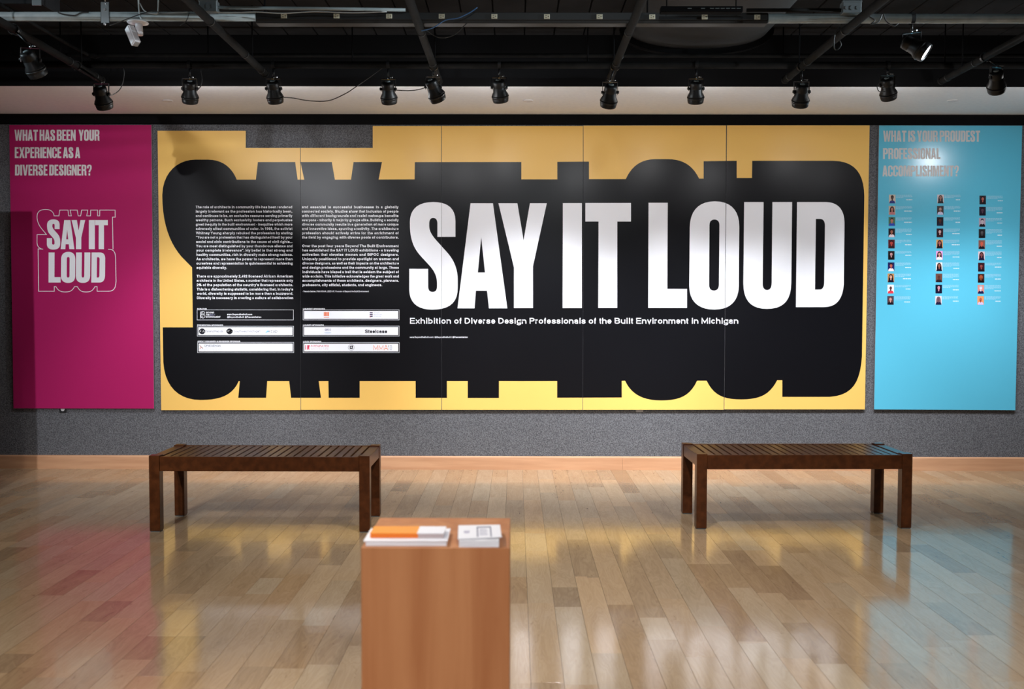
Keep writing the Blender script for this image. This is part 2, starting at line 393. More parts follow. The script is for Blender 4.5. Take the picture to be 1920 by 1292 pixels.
# --- the big condensed capitals, traced at the size they have on the mural
def cm(path, ox, oy, s): return [(e[0], *[(v/s+(ox, oy)[i % 2]) for i, v in enumerate(e[1:])]) if isinstance(e[0], str) else (e[0]/s+ox, e[1]/s+oy) for e in path]
A1 = (755, 360, 4.455); A2 = (1080, 360, 4.455); A3 = (1380, 365, 5.742)
LET = {
 'S': [cm([(441, 375), (441, 240), ('c', 438, 130, 370, 84, 255, 84), ('c', 130, 84, 62, 140, 60, 250), (61, 300), ('c', 66, 400, 90, 470, 155, 540), (215, 605), ('c', 262, 655, 287, 700, 287, 765), (287, 790),
          ('q', 286, 835, 250, 835), ('q', 213, 835, 213, 790), (213, 642), (55, 642), (55, 820), ('c', 58, 930, 130, 983, 245, 983), ('c', 385, 983, 460, 930, 460, 800), (460, 730),
          ('c', 458, 640, 430, 570, 370, 503), (300, 425), ('c', 245, 365, 222, 330, 222, 285), (222, 260), ('q', 224, 217, 255, 217), ('q', 288, 217, 290, 260), (290, 375)], *A1)],
 'A': [cm([(567, 94), (754, 94), (874, 972), (721, 972), (705, 825), (612, 825), (600, 972), (458, 972)], *A1), cm([(656, 380), (628, 673), (688, 673)], *A1)],
 'Y': [cm([(800, 94), (958, 94), (1010, 402), (1063, 94), (1204, 94), (1088, 622), (1088, 970), (930, 970), (930, 632)], *A1)],
 'I': [cm([(1338, 93), (1497, 93), (1497, 970), (1336, 970)], *A1)],
 'T': [cm([(78, 92), (459, 92), (459, 247), (345, 247), (344, 969), (186, 969), (188, 247), (78, 247)], *A2)],
 'L': [cm([(606, 90), (766, 90), (763, 809), (927, 810), (927, 969), (603, 969)], *A2)],
 'O': [cm([(1160, 78), ('c', 1290, 78, 1364, 150, 1364, 290), (1360, 790), ('c', 1355, 920, 1280, 982, 1155, 982), ('c', 1030, 982, 948, 920, 946, 790), (950, 290), ('c', 955, 150, 1030, 78, 1160, 78)], *A2),
       cm([(1157, 230), ('q', 1116, 232, 1115, 275), (1112, 780), ('q', 1114, 824, 1152, 824), ('q', 1191, 824, 1194, 780), (1198, 275), ('q', 1197, 232, 1157, 230)], *A2)],
 'U': [cm([(88, 80), (297, 80), (287, 960), ('q', 288, 1026, 335, 1027), ('q', 383, 1026, 384, 950), (392, 80), (604, 80), (595, 960), ('c', 590, 1140, 510, 1230, 335, 1230), ('c', 160, 1230, 82, 1140, 79, 960)], *A3)],
 'D': [cm([(657, 80), (970, 80), ('c', 1090, 82, 1165, 150, 1168, 300), (1161, 960), ('c', 1150, 1130, 1080, 1211, 945, 1211), (645, 1211)], *A3),
       cm([(860, 261), (905, 261), ('q', 955, 262, 958, 330), (949, 950), ('q', 945, 1022, 900, 1022), (851, 1022)], *A3)],
}
LET = {k: [curve(l) for l in v] for k, v in LET.items()}
def bbox(loops):
    xs = [p[0] for l in loops for p in l]; ys = [p[1] for l in loops for p in l]; return min(xs), min(ys), max(xs), max(ys)
# the same face for the smaller headings, cap height 100
GL = {}
for k, wd in dict(S=46, A=48, Y=48, I=18, T=44, L=37, O=46, U=46, D=46).items():
    b = bbox(LET[k]); GL[k] = (wd, lerp_map(LET[k], b, (0, -1 if k in 'SO' else 0, wd, 101 if k in 'SOU' else 100)))
def gl(k, wd, *paths): GL[k] = (wd, [curve(p, 5) for p in paths])
gl('W', 72, [(0, 0), (16, 0), (23, 66), (30, 0), (43, 0), (50, 66), (57, 0), (72, 0), (60, 100), (43, 100), (36, 40), (29, 100), (12, 100)])
gl('M', 62, [(0, 0), (23, 0), (31, 55), (39, 0), (62, 0), (62, 100), (46, 100), (46, 30), (37, 100), (25, 100), (16, 30), (16, 100), (0, 100)])
gl('N', 46, [(0, 0), (17, 0), (30, 50), (30, 0), (46, 0), (46, 100), (31, 100), (15, 45), (15, 100), (0, 100)])
gl('H', 46, [(0, 0), (17, 0), (17, 41), (29, 41), (29, 0), (46, 0), (46, 100), (29, 100), (29, 56), (17, 56), (17, 100), (0, 100)])
gl('E', 37, [(0, 0), (36, 0), (36, 15), (17, 15), (17, 41), (34, 41), (34, 56), (17, 56), (17, 85), (37, 85), (37, 100), (0, 100)])
gl('F', 35, [(0, 0), (35, 0), (35, 15), (17, 15), (17, 42), (33, 42), (33, 57), (17, 57), (17, 100), (0, 100)])
gl('X', 52, [(0, 0), (18, 0), (26, 32), (34, 0), (51, 0), (36, 49), (52, 100), (34, 100), (26, 66), (17, 100), (0, 100), (16, 49)])
gl('V', 51, [(0, 0), (17, 0), (26, 65), (35, 0), (51, 0), (35, 100), (16, 100)])
gl('P', 46, [(0, 0), (26, 0), ('q', 46, 0, 46, 20), (46, 36), ('q', 46, 57, 26, 57), (17, 57), (17, 100), (0, 100)], [(17, 14), (23, 14), ('q', 29, 14, 29, 20), (29, 36), ('q', 29, 43, 23, 43), (17, 43)])
gl('R', 48, [(0, 0), (27, 0), ('q', 46, 0, 46, 18), (46, 34), ('q', 46, 46, 37, 50), ('q', 46, 53, 46, 64), (46, 88), (48, 100), (31, 100), (29, 90), (29, 64), ('q', 29, 57, 22, 57), (17, 57), (17, 100), (0, 100)],
   [(17, 14), (23, 14), ('q', 29, 14, 29, 20), (29, 37), ('q', 29, 43, 22, 43), (17, 43)])
gl('B', 47, [(0, 0), (26, 0), ('q', 46, 0, 46, 18), (46, 34), ('q', 46, 46, 37, 49), ('q', 47, 52, 47, 65), (47, 80), ('q', 47, 100, 26, 100), (0, 100)],
   [(17, 14), (23, 14), ('q', 29, 14, 29, 20), (29, 35), ('q', 29, 42, 23, 42), (17, 42)], [(17, 56), (23, 56), ('q', 30, 56, 30, 63), (30, 79), ('q', 30, 86, 23, 86), (17, 86)])
gl('C', 46, [(46, 37), (46, 22), ('q', 46, -1, 23, -1), ('q', 0, -1, 0, 22), (0, 78), ('q', 0, 101, 23, 101), ('q', 46, 101, 46, 78), (46, 61), (29, 61), (29, 80), ('q', 29, 87, 23, 87), ('q', 17, 87, 17, 80), (17, 20), ('q', 17, 13, 23, 13), ('q', 29, 13, 29, 20), (29, 37)])
gl('G', 46, [(46, 37), (46, 22), ('q', 46, -1, 23, -1), ('q', 0, -1, 0, 22), (0, 78), ('q', 0, 101, 19, 101), ('q', 30, 101, 34, 92), (35, 100), (46, 100), (46, 48), (24, 48), (24, 61), (30, 61), (30, 78), ('q', 30, 87, 23, 87), ('q', 17, 87, 17, 80), (17, 20), ('q', 17, 13, 23, 13), ('q', 29, 13, 29, 20), (29, 37)])
GL['?'] = (44, [curve([(0, 34), (0, 20), ('q', 0, -1, 22, -1), ('q', 44, -1, 44, 20), (44, 32), ('c', 44, 50, 30, 52, 30, 71), (14, 71), ('c', 14, 48, 28, 46, 28, 32), (28, 20), ('q', 28, 13, 22, 13), ('q', 16, 13, 16, 20), (16, 34)], 5)])
def heading(text, x0, x1, y0, y1, col):
    """one shape per letter, fitted between x0 and x1"""
    pos = 0; items = []
    for c in text:
        if c == ' ': pos += 12; continue
        wd, loops = GL[c]; items.append((pos, loops, c)); pos += wd+4
    tot = pos-4; k = (x1-x0)/tot; out = []
    for p, loops, c in items:
        f = lambda l: [(x0+(p+x)*k, y0+y*(y1-y0)/100) for x, y in l]
        out.append([([f(l) for l in loops], col)])
        if c == '?': out[-1].append(([f(rect(14, 80, 30, 100))], col))
    return out

# --- small print: a grotesque drawn as stroked skeletons, y up, cap height 1, x-height .73
def ribbon(pts, wd, cap=True):
    P = [Vector(p) for p in pts]
    if cap:
        P[0] = P[0]+(P[0]-P[1]).normalized()*wd/2; P[-1] = P[-1]+(P[-1]-P[-2]).normalized()*wd/2
    L = []; R_ = []
    for i, q in enumerate(P):
        a = P[max(i-1, 0)]; b = P[min(i+1, len(P)-1)]
        d1 = (q-a).normalized() if i > 0 else (b-q).normalized(); d2 = (b-q).normalized() if i < len(P)-1 else d1
        n1 = Vector((-d1.y, d1.x)); n2 = Vector((-d2.y, d2.x)); m_ = n1+n2
        m_ = m_/max(m_.length_squared, 0.5)*wd if m_.length > 1e-6 else n1*wd/2
        L.append(tuple(q+m_)); R_.append(tuple(q-m_))
    k = len(P); return L+R_, [(i, i+1, k+i+1, k+i) for i in range(k-1)]
def arc(cx, cy, rx, ry, a0, a1):
    n = max(3, int(abs(a1-a0)/26)); return [(cx+rx*math.cos(math.radians(a0+(a1-a0)*k/n)), cy+ry*math.sin(math.radians(a0+(a1-a0)*k/n))) for k in range(n+1)]
O_ = arc(.5, .365, .5, .365, 0, 360); X_ = .73
ST = lambda u, a, b: [(u, a), (u, b)]
SK = {
 'a': [arc(.48, .52, .46, .21, 165, 0)+[(.94, 0)], [(.94, .42), (.45, .42)]+arc(.42, .21, .42, .21, 90, 270)+[(.94, .06)]], 'b': [ST(0, 1, 0), O_], 'c': [arc(.5, .365, .5, .365, 48, 312)], 'd': [ST(1, 1, 0), O_],
 'e': [[(.02, .365), (1, .365)]+arc(.5, .365, .5, .365, 0, 318)], 'f': [[(.4, 0), (.4, .78)]+arc(.8, .78, .4, .22, 180, 90), [(0, X_), (.95, X_)]],
 'g': [O_, [(1, X_), (1, -.06)]+arc(.5, -.06, .5, .22, 0, -155)], 'h': [ST(0, 1, 0), [(0, .42)]+arc(.5, .42, .5, .31, 180, 0)+[(1, 0)]], 'i': [ST(.5, 0, X_), ST(.5, .97, 1)], 'j': [[(.7, X_), (.7, -.28), (0, -.28)], ST(.7, .97, 1)],
 'k': [ST(0, 1, 0), [(.05, .26), (.92, X_)], [(.35, .42), (1, 0)]], 'l': [ST(.5, 0, 1)], 'm': [ST(0, X_, 0), [(0, .48)]+arc(.25, .48, .25, .25, 180, 0)+[(.5, 0)], [(.5, .48)]+arc(.75, .48, .25, .25, 180, 0)+[(1, 0)]],
 'n': [ST(0, X_, 0), [(0, .42)]+arc(.5, .42, .5, .31, 180, 0)+[(1, 0)]], 'o': [O_], 'p': [ST(0, X_, -.28), O_], 'q': [ST(1, X_, -.28), O_], 'r': [ST(0, X_, 0), [(0, .36)]+arc(.8, .40, .8, .33, 180, 88)],
 's': [arc(.5, .545, .46, .185, 22, 270)+arc(.5, .182, .5, .182, 88, -158)], 't': [[(.4, .92), (.4, .2)]+arc(.85, .2, .45, .2, 180, 268), [(0, X_), (1, X_)]], 'u': [[(0, X_), (0, .31)]+arc(.5, .31, .5, .31, 180, 360), ST(1, X_, 0)],
 'v': [[(0, X_), (.5, 0), (1, X_)]], 'w': [[(0, X_), (.25, 0), (.5, X_), (.75, 0), (1, X_)]], 'x': [[(0, X_), (1, 0)], [(1, X_), (0, 0)]], 'y': [[(0, X_), (.5, .03)], [(1, X_), (.42, -.24), (.08, -.28)]], 'z': [[(0, X_), (1, X_), (0, 0), (1, 0)]],
 'A': [[(0, 0), (.5, 1), (1, 0)], [(.22, .28), (.78, .28)]], 'B': [[(0, 0), (0, 1), (.5, 1)]+arc(.5, .76, .42, .24, 90, -90)+[(0, .52)], [(.5, .52)]+arc(.52, .26, .48, .26, 90, -90)+[(0, 0)]], 'C': [arc(.52, .5, .5, .5, 42, 318)],
 'D': [[(0, 0), (0, 1), (.4, 1)]+arc(.4, .5, .6, .5, 90, -90)+[(0, 0)]], 'E': [[(1, 1), (0, 1), (0, 0), (1, 0)], [(0, .52), (.9, .52)]], 'F': [[(1, 1), (0, 1), (0, 0)], [(0, .5), (.85, .5)]], 'G': [arc(.52, .5, .5, .5, 42, 350)+[(1, .44), (.6, .44)], ST(1, .44, 0)],
 'H': [ST(0, 0, 1), ST(1, 0, 1), [(0, .52), (1, .52)]], 'I': [ST(.5, 0, 1)], 'J': [[(1, 1), (1, .28)]+arc(.5, .28, .5, .28, 0, -170)], 'K': [ST(0, 0, 1), [(.03, .36), (.95, 1)], [(.35, .58), (1, 0)]], 'L': [[(0, 1), (0, 0), (1, 0)]],
 'M': [[(0, 0), (0, 1), (.5, .12), (1, 1), (1, 0)]], 'N': [[(0, 0), (0, 1), (1, 0), (1, 1)]], 'O': [arc(.5, .5, .5, .5, 0, 360)], 'P': [[(0, 0), (0, 1), (.5, 1)]+arc(.52, .73, .48, .27, 90, -90)+[(0, .46)]], 'Q': [arc(.5, .5, .5, .5, 0, 360), [(.6, .25), (1, -.04)]],
 'R': [[(0, 0), (0, 1), (.5, 1)]+arc(.52, .75, .45, .25, 90, -90)+[(0, .5)], [(.5, .5), (.9, .38), (1, 0)]], 'S': [arc(.5, .75, .46, .25, 22, 270)+arc(.5, .25, .5, .25, 88, -158)], 'T': [[(0, 1), (1, 1)], ST(.5, 0, 1)], 'U': [[(0, 1), (0, .34)]+arc(.5, .34, .5, .34, 180, 360)+[(1, 1)]],
 'V': [[(0, 1), (.5, 0), (1, 1)]], 'W': [[(0, 1), (.25, 0), (.5, 1), (.75, 0), (1, 1)]], 'X': [[(0, 1), (1, 0)], [(1, 1), (0, 0)]], 'Y': [[(0, 1), (.5, .42), (.5, 0)], [(1, 1), (.5, .42)]], 'Z': [[(0, 1), (1, 1), (0, 0), (1, 0)]],
 '0': [arc(.5, .5, .5, .5, 0, 360)], '1': [[(.1, .74), (.6, .98), (.6, 0)]], '2': [arc(.5, .7, .5, .3, 165, -30)+[(.02, 0), (1, 0)]], '4': [[(1, .26), (0, .26), (.72, 1), (.72, 0)]], '6': [arc(.5, .32, .5, .32, 0, 360), arc(.62, .4, .62, .6, 180, 75)], '8': [arc(.5, .75, .42, .25, 0, 360), arc(.5, .26, .5, .26, 0, 360)],
 '9': [arc(.5, .68, .5, .32, 0, 360), arc(.38, .6, .62, .6, 0, -105)], '.': [ST(.5, 0, .04)], ',': [[(.5, .04), (.35, -.12)]], "'": [ST(.5, 1, .84)], '"': [ST(0, 1, .84), ST(1, 1, .84)], '-': [[(.1, .34), (.9, .34)]], '|': [ST(.5, -.1, 1)],
 '&': [[(1, 0), (.25, .75)]+arc(.5, .82, .25, .18, 180, -20)+[(.2, .42)]+arc(.38, .22, .34, .22, 130, 300)+[(.95, .45)]], '%': [arc(.2, .75, .2, .24, 0, 360), arc(.8, .25, .2, .24, 0, 360), [(.75, 1), (.25, 0)]], '@': [arc(.5, .4, .5, .58, -50, 300), arc(.5, .42, .2, .24, 0, 360), [(.72, .66), (.74, .2), (.95, .25)]]}
AD = dict(zip('abcdefghijklmnopqrstuvwxyz', (.556, .611, .556, .611, .556, .333, .611, .611, .278, .278, .556, .278, .889, .611, .611, .611, .611, .389, .556, .333, .611, .556, .778, .556, .556, .5)))
AD.update(zip('ABCDEFGHIJKLMNOPQRSTUVWXYZ', (.722, .722, .722, .722, .667, .611, .778, .722, .278, .556, .722, .611, .833, .722, .778, .667, .778, .722, .667, .611, .722, .667, .944, .667, .667, .611)))
AD.update({'.': .278, ',': .278, "'": .238, '"': .44, '-': .333, '|': .28, '&': .722, '%': .889, '@': .975})
GC = {}
def glyph(c, bold):
    if (c, bold) in GC: return GC[c, bold]
    wt = 0.115+bold*3.0; h = wt/2; adv = AD.get(c, .556)/.72; W = adv-0.13; low = c.islower()
    if c in 'il.,|\'Ij': W = adv-0.10
    def ym(v):
        if not low: return h+v*(1-2*h)
        if v < 0: return v+h
        return h+v/.73*(.73-2*h) if v <= .73 else (.73-h)+(v-.73)/.27*.27
    V_ = []; F_ = []
    for st in SK[c]:
        pts = [(h+0.065+u*(W-2*h), ym(v)) for u, v in st]; dd = [pts[0]]
        for p in pts[1:]:
            if (Vector(p)-Vector(dd[-1])).length > 1e-4: dd.append(p)
        closed = (Vector(dd[0])-Vector(dd[-1])).length < 1e-3
        v, f = ribbon(dd, wt, not closed and len(st) != 2 or (len(st) == 2))
        o = len(V_); V_ += v; F_ += [tuple(i+o for i in q) for q in f]
    GC[c, bold] = (V_, F_, adv); return GC[c, bold]
def text_tris(text, x0, x1, base, cap, col, bold=0.02, justify=False, tight=0.0, fit=True):
    """returns triangulated text with its baseline at px base; x1 None keeps the natural width"""
    k = cap; sx = k
    words = text.split(' ')
    wid = lambda s: sum(glyph(c, bold)[2]+tight for c in s)
    nat = [wid(wd) for wd in words]; spc = 0.38
    if x1 is not None:
        tot = sum(nat)+spc*(len(words)-1)
        if justify and len(words) > 1:
            sx = min(k*1.02, (x1-x0)/(sum(nat)+0.34*(len(words)-1)))
            spc = ((x1-x0)/sx-sum(nat))/(len(words)-1)
        else: sx = (x1-x0)/tot
    out = []; x = 0
    for wd in words:
        for c in wd:
            v, f, adv = glyph(c, bold)
            if v: out.append(([(x0+(x+p[0])*sx, base-p[1]*k) for p in v], f, col))
            x += adv+tight
        x += spc
    return out

# ------------------------------------------------------------------ boards on the wall
def board(name, poly, m, label, cat, group=None):
    """poly in px, clockwise from top left; 14 mm thick, on two battens"""
    pts = [(p.x, p.z) for p in (atY(x, y, FR) for x, y in poly)]
    n = len(pts); yb = FR+0.014
    xs = [p[0] for p in pts]; zs = [p[1] for p in pts]
    g = G(); g.cur = 0; e = 0.0014
    cx, cz = sum(xs)/n, sum(zs)/n
    ins = []
    for i in range(n):                                       # tiny chamfer inset
        a, b, c = Vector(pts[i-1]), Vector(pts[i]), Vector(pts[(i+1) % n])
        d1 = (b-a).normalized(); d2 = (c-b).normalized(); n1 = Vector((d1.y, -d1.x)); n2 = Vector((d2.y, -d2.x))
        q = b+(n1+n2)*e; ins.append((q.x, q.y))
    vs = [(x, FR, z) for x, z in ins] + [(x, FR+e, z) for x, z in pts] + [(x, yb, z) for x, z in pts]
    face = [tuple(t) for t in tessellate_polygon([[Vector((x, z, 0)) for x, z in ins]])]
    g.add(vs, face); g.cur = 1
    off = len(g.f)
    for i in range(n):
        j = (i+1) % n; g.f.append([i, j, n+j, n+i]); g.f.append([n+i, n+j, 2*n+j, 2*n+i])
        for _ in range(2): g.mi.append(1); g.c.append(None); g.sm.append(False)
    for t in face: g.f.append([2*n+i for i in t]); g.mi.append(1); g.c.append(None); g.sm.append(False)
    o = tag(g.build(name, [m, M['board_edge']], origin=((min(xs)+max(xs))/2, FR+0.007, min(zs))), label, cat, group)
    bm = bmesh.new(); bm.from_mesh(o.data); bmesh.ops.recalc_face_normals(bm, faces=bm.faces); bm.to_mesh(o.data); bm.free()
    for zz in (min(zs)+0.10, min(zs)+1.9):
        G().box(min(xs)+0.12, max(xs)-0.12, yb, D-0.0012, zz, zz+0.05).build('batten', M['batten'], o)
    return o
MUR = []
s1, s2, s3, s4 = (563.2, 563.9), (828.0, 828.5), (1093.6, 1092.6), (1362.3, 1357.6)
gp = 0.22
def bx(s, sgn): return (s[0]+sgn*gp, s[1]+sgn*gp)
b1 = [(295, 244.8), (461, 244.8), (461, 277), (bx(s1, -1)[0], 277), (bx(s1, -1)[1], 769.3), (302, 769.5)]
b2 = [(bx(s1, 1)[0], 277), (698.6, 277), (698.6, 236), (bx(s2, -1)[0], 236), (bx(s2, -1)[1], 768.9), (bx(s1, 1)[1], 768.9)]
b3 = [(bx(s2, 1)[0], 236), (bx(s3, -1)[0], 236), (bx(s3, -1)[1], 768.9), (bx(s2, 1)[1], 768.9)]
b4 = [(bx(s3, 1)[0], 235.4), (bx(s4, -1)[0]-0.2, 235), (bx(s4, -1)[1], 768.7), (bx(s3, 1)[1], 768.9)]
b5 = [(bx(s4, 1)[0]+0.4, 234.8), (1630.8, 234.8), (1622, 768), (bx(s4, 1)[1]+0.2, 768)]
LB = ['yellow and black mural board with a stepped top, beside the magenta board',
      'mural board carrying the second text column and the left of the big white S',
      'middle mural board of the row, bearing the white letters A, Y and I',
      'mural board fourth from the left, bearing the white T and L on black',
      'rightmost mural board with a rounded black corner, bearing the white U and D']
for poly, lb in zip((b1, b2, b3, b4, b5), LB): MUR.append(board('mural_board', poly, M['yellow'], lb, 'sign', 'boards of the big wall mural'))
XRNG = []
for poly in (b1, b2, b3, b4, b5):
    top = min(poly, key=lambda p: p[0]+p[1]), max(poly, key=lambda p: p[0]-p[1]); bot = min(poly, key=lambda p: p[0]-p[1]), max(poly, key=lambda p: p[0]+p[1])
    XRNG.append(((atY(*top[0], FR), atY(*bot[0], FR)), (atY(*top[1], FR), atY(*bot[1], FR))))
black = curve([(443.9, 336.9), ('c', 436, 317, 420, 299.5, 390, 299.3), (366, 299.3), ('c', 336, 299.5, 305.5, 320, 304.2, 366), ('c', 304.5, 420, 318, 455, 340, 481), (360.2, 501.6), (361.6, 613.9), (305.2, 613.9), (306.2, 679),
  ('c', 309, 725, 335, 750, 376, 750), ('c', 412, 750, 436, 742, 447.6, 714.6), (449.6, 714.6), (446.8, 745.9), (498.9, 745.9), (501.1, 714.5), (542.2, 714.5), (545.8, 745.9), (601.8, 745.9), (597.6, 714.5), (615.7, 714.5), (616.2, 745.9),
  (674.4, 745.9), (674.4, 714.5), (779.3, 714.4), (779.3, 746), (838, 746), (838, 714.4), (877, 714.4), (877, 746.2), (935.5, 746.2), (935.5, 714.4), (1044.7, 714.4), (1044.7, 745.8), (1165.8, 745.4), (1165.8, 714), (1171.9, 713.9),
  ('c', 1184, 740, 1206, 750.9, 1240, 750.9), ('c', 1275, 750.9, 1294, 742, 1307.2, 713.8), (1325, 713.8), ('c', 1338, 742, 1358, 749, 1390, 749), ('c', 1428, 749, 1444, 738, 1457.3, 712.9), (1466.9, 712.9), (1466.9, 744.2), (1556, 744.2),
  ('c', 1598, 741, 1613, 718, 1616.2, 668), (1620.6, 368), ('c', 1620, 326, 1604, 302, 1562, 301.5), (1410.4, 301.5), (1409.9, 333.8), (1381.3, 333.8), (1381.3, 301.5), (1319.3, 302.4), (1319.3, 335.1), (1310.9, 335),
  ('c', 1299, 310, 1280, 298.4, 1252, 298.4), (1228, 298.4), ('c', 1201, 299, 1184, 312, 1173.4, 335.8), (1104.3, 335.9), (1104.3, 303.1), (1045, 303.5), (1045, 336.3), (977.5, 336.3), (977.5, 303.8), (777.8, 304), (777.4, 336.3), (709.9, 336.6),
  (716.2, 303.9), (662.9, 303.9), (658.1, 336.9), (627.9, 336.9), (622.1, 303.9), (563.5, 303.9), (570.4, 336.9), (558, 336.9), (553.4, 303.9), (483.5, 303.9), (479.8, 336.9)], 10)
for o, xr in zip(MUR, XRNG): prt('black_shape', [([black], BK)], 1, o, True, xr)
for c, loops in LET.items():
    for o, xr in zip(MUR, XRNG): prt('letter_'+c.lower(), [(loops, WH)], 2, o, True, xr)
sub = text_tris('Exhibition of Diverse Design Professionals of the Built Environment in Michigan', 767.9, 1385, 607.0, 10.9, WH, 0.018)
web = text_tris('www.BeyondtheBuilt.com | @BeyondtheBuilt | @PascaleSablan', 768, 877, 633.7, 3.0, WH, 0.02)
for o, xr in zip(MUR, XRNG): prt('subtitle_text', [], 2, o, True, xr, sub)
for o, xr in zip(MUR, XRNG): prt('web_text', [], 2, o, True, xr, web)
C1 = ["The role of architects in community life has been rendered", "largely irrelevant as the profession has historically been,", "and continues to be, an exclusive resource serving primarily",
 "wealthy patrons. Such exclusivity fosters and perpetuates", "great inequity in the built environment - inequities which more", "adversely affect communities of color. In 1968, the activist",
 "Whitney Young sharply rebuked the profession by stating", "\"You are not a profession that has distinguished itself by your", "social and civic contributions to the cause of civil rights...",
 "You are most distinguished by your thunderous silence and", "your complete irrelevance\". My belief is that strong and", "healthy communities, rich in diversity make strong nations.",
 "As architects, we have the power to represent more than", "ourselves and representation is quintessential to achieving", "*equitable diversity.", None,
 "There are approximately 2,492 licensed African American", "architects in the United States, a number that represents only", "2% of the population of the country's licensed architects.",
 "This is a disheartening statistic, considering that, in today's", "world, diversity is supposed to be more than a buzzword.", "Diversity is necessary in creating a culture of collaboration"]
C2 = ["and essential to successful businesses in a globally", "connected society. Studies show that inclusion of people", "with different backgrounds and racial makeups benefits",
 "everyone - minority & majority groups alike. Building a socially", "diverse community results in a generation of more unique", "and innovative ideas, spurring creativity. The architecture",
 "profession should actively strive for the enrichment of", "the field by engaging with diverse pools of contributors.", None,
 "Over the past four years Beyond The Built Environment", "has established the SAY IT LOUD exhibitions - a traveling", "activation that elevates women and BIPOC designers.",
 "Uniquely positioned to provide spotlight on women and", "diverse designers, as well as their impacts on the architecture", "and design professions and the community at large. These",
 "individuals have blazed a trail that is seldom the subject of", "wide acclaim. This initiative acknowledges the great work and", "accomplishments of these architects, designers, planners,", "*professors, city official, students, and engineers."]
def column(lines, xa, xb, dx, o):
    y = 390.6; tr = []; part = []
    for ln in lines:
        if ln is None:
            prt('paragraph_text', [], 2, o, True, None, part); part = []; y += 7.95; continue
        f = (y-390)/170; x0 = xa+dx*f; x1 = xb+dx*0.8*f
        if ln[0] == '*': part += text_tris(ln[1:], x0, x0+(x1-x0)*(0.318 if 'equit' in ln else 0.826), y, 4.9, WH, 0.030)
        else: part += text_tris(ln, x0, x1, y, 4.9, WH, 0.030, True)
        y += 8.12
    prt('paragraph_text', [], 2, o, True, None, part)
column(C1, 366.6, 548.1, 2.3, MUR[0]); column(C2, 565.8, 747.4, 1.2, MUR[1])
prt('signature_text', [], 2, MUR[1], True, None, text_tris('- Pascale Sablan, FAIA NOMA, LEED AP, Founder of Beyond the Built Environment', 567, 691.6, 547.8, 3.0, WH, 0.02))
# sponsor boxes
RED = (0.72, 0.05, 0.10); ORG = (0.85, 0.20, 0.08); NAVY = (0.05, 0.05, 0.20); LAV = (0.45, 0.45, 0.62); DK = (0.02, 0.02, 0.03)
def sbox(o, x0, y0, x1, y1, title, tw, white, extra=None, tris=None):
    sh = [(frame(x0, y0, x1, y1, 0.9), (0.55, 0.56, 0.60))]
    if white: sh.append(([rect(x0+2.3, y0+2.5, x1-2.3, y1-2.5)], WH))
    prt('sponsor_frame', sh, 2, o, True, None, text_tris(title, x0+0.2, x0+tw, y0+0.2, 2.9, WH, 0.03))
    if extra or tris: prt('sponsor_logos', extra or [], 3, o, True, None, tris or [])
T = text_tris
def logo_aia(cx, cy): return [([ellipse(cx, cy, 5.5, 5.5)], DK), ([rect(cx-5.9, cy-2.4, cx+5.9, cy+2.4)], DK)]
mono = [([ellipse(380.3, 586.5, 3.6, 3.2), ellipse(380.3, 586.5, 2.9, 2.5)], WH), ([ellipse(380.3, 592.7, 4.4, 4.0), ellipse(380.3, 592.7, 3.7, 3.3)], WH), ([rect(375.4, 584, 376.2, 597)], WH), ([ellipse(378.9, 589.8, 2.2, 5.6), ellipse(378.9, 589.8, 1.6, 5.0)], WH)]
sbox(MUR[0], 369.2, 580.6, 550.6, 600.4, 'CURATOR', 18.5, False, mono,
     T('BEYOND', 386, 401.5, 587.6, 2.9, WH, 0.03)+T('THE', 386, 393, 591.8, 2.9, WH, 0.03)+T('BUILT', 394, 403.5, 591.8, 2.9, (0.3, 0.3, 0.42), 0.01)+T('ENVIRONMENT', 386, 413.5, 595.8, 2.9, WH, 0.03)
     + T('www.BeyondtheBuilt.com', 425.6, 473, 591, 3.1, WH, 0.03)+T('@BeyondtheBuilt @PascaleSablan', 425.6, 490, 596, 3.1, WH, 0.03))
sbox(MUR[0], 369.5, 611.1, 550.9, 630.9, 'PRESENTING SPONSORS', 49, True, logo_aia(379, 621.3)+logo_aia(430.4, 621.3)+[([[(497, 624), (501.5, 620), (504, 621.4), (500.5, 623.5)]], (0.2, 0.6, 0.9)), ([[(499.5, 616.4), (503.5, 620), (502.4, 620.6)]], (0.6, 0.82, 0.95))],
     T('AIA', 374.2, 383.8, 623, 3.6, WH, 0.03)+T('AIA', 425.6, 435.2, 623, 3.6, WH, 0.03)+T('Grand Rapids', 386.4, 418.5, 623, 3.7, (0.12, 0.12, 0.2), 0)+T('Southwest Michigan', 438.3, 488.5, 623, 3.7, (0.12, 0.12, 0.2), 0)
     + T('KCAD', 503.3, 520, 624, 5.2, (0.08, 0.08, 0.14), 0))
sbox(MUR[0], 370, 641.6, 551.2, 661.6, 'GREAT DESIGNER SUBMISSION SPONSOR', 80.5, True,
     [([[(374, 648.2), (374.9, 647.4), (381, 653.2), (380, 653.8)]], (0.30, 0.12, 0.09)), ([[(374, 653.6), (377, 650.6), (378, 651.4), (375.6, 654)]], (0.72, 0.28, 0.2))],
     T('DRIESENGA', 383.2, 414.2, 650, 3.4, (0.06, 0.08, 0.14), 0.01)+T('ASSOCIATES, INC.', 384, 418, 653.4, 1.8, LAV, 0)+T('Engineering   Surveying   Testing', 374.3, 418.6, 656.7, 1.6, LAV, 0))
bars = [([rect(607.2+i*2.5, 585.2, 609.3+i*2.5, 592.8)], ORG) for i in range(4)]+[([rect(607.2, 594.6, 617, 595.6)], ORG)]
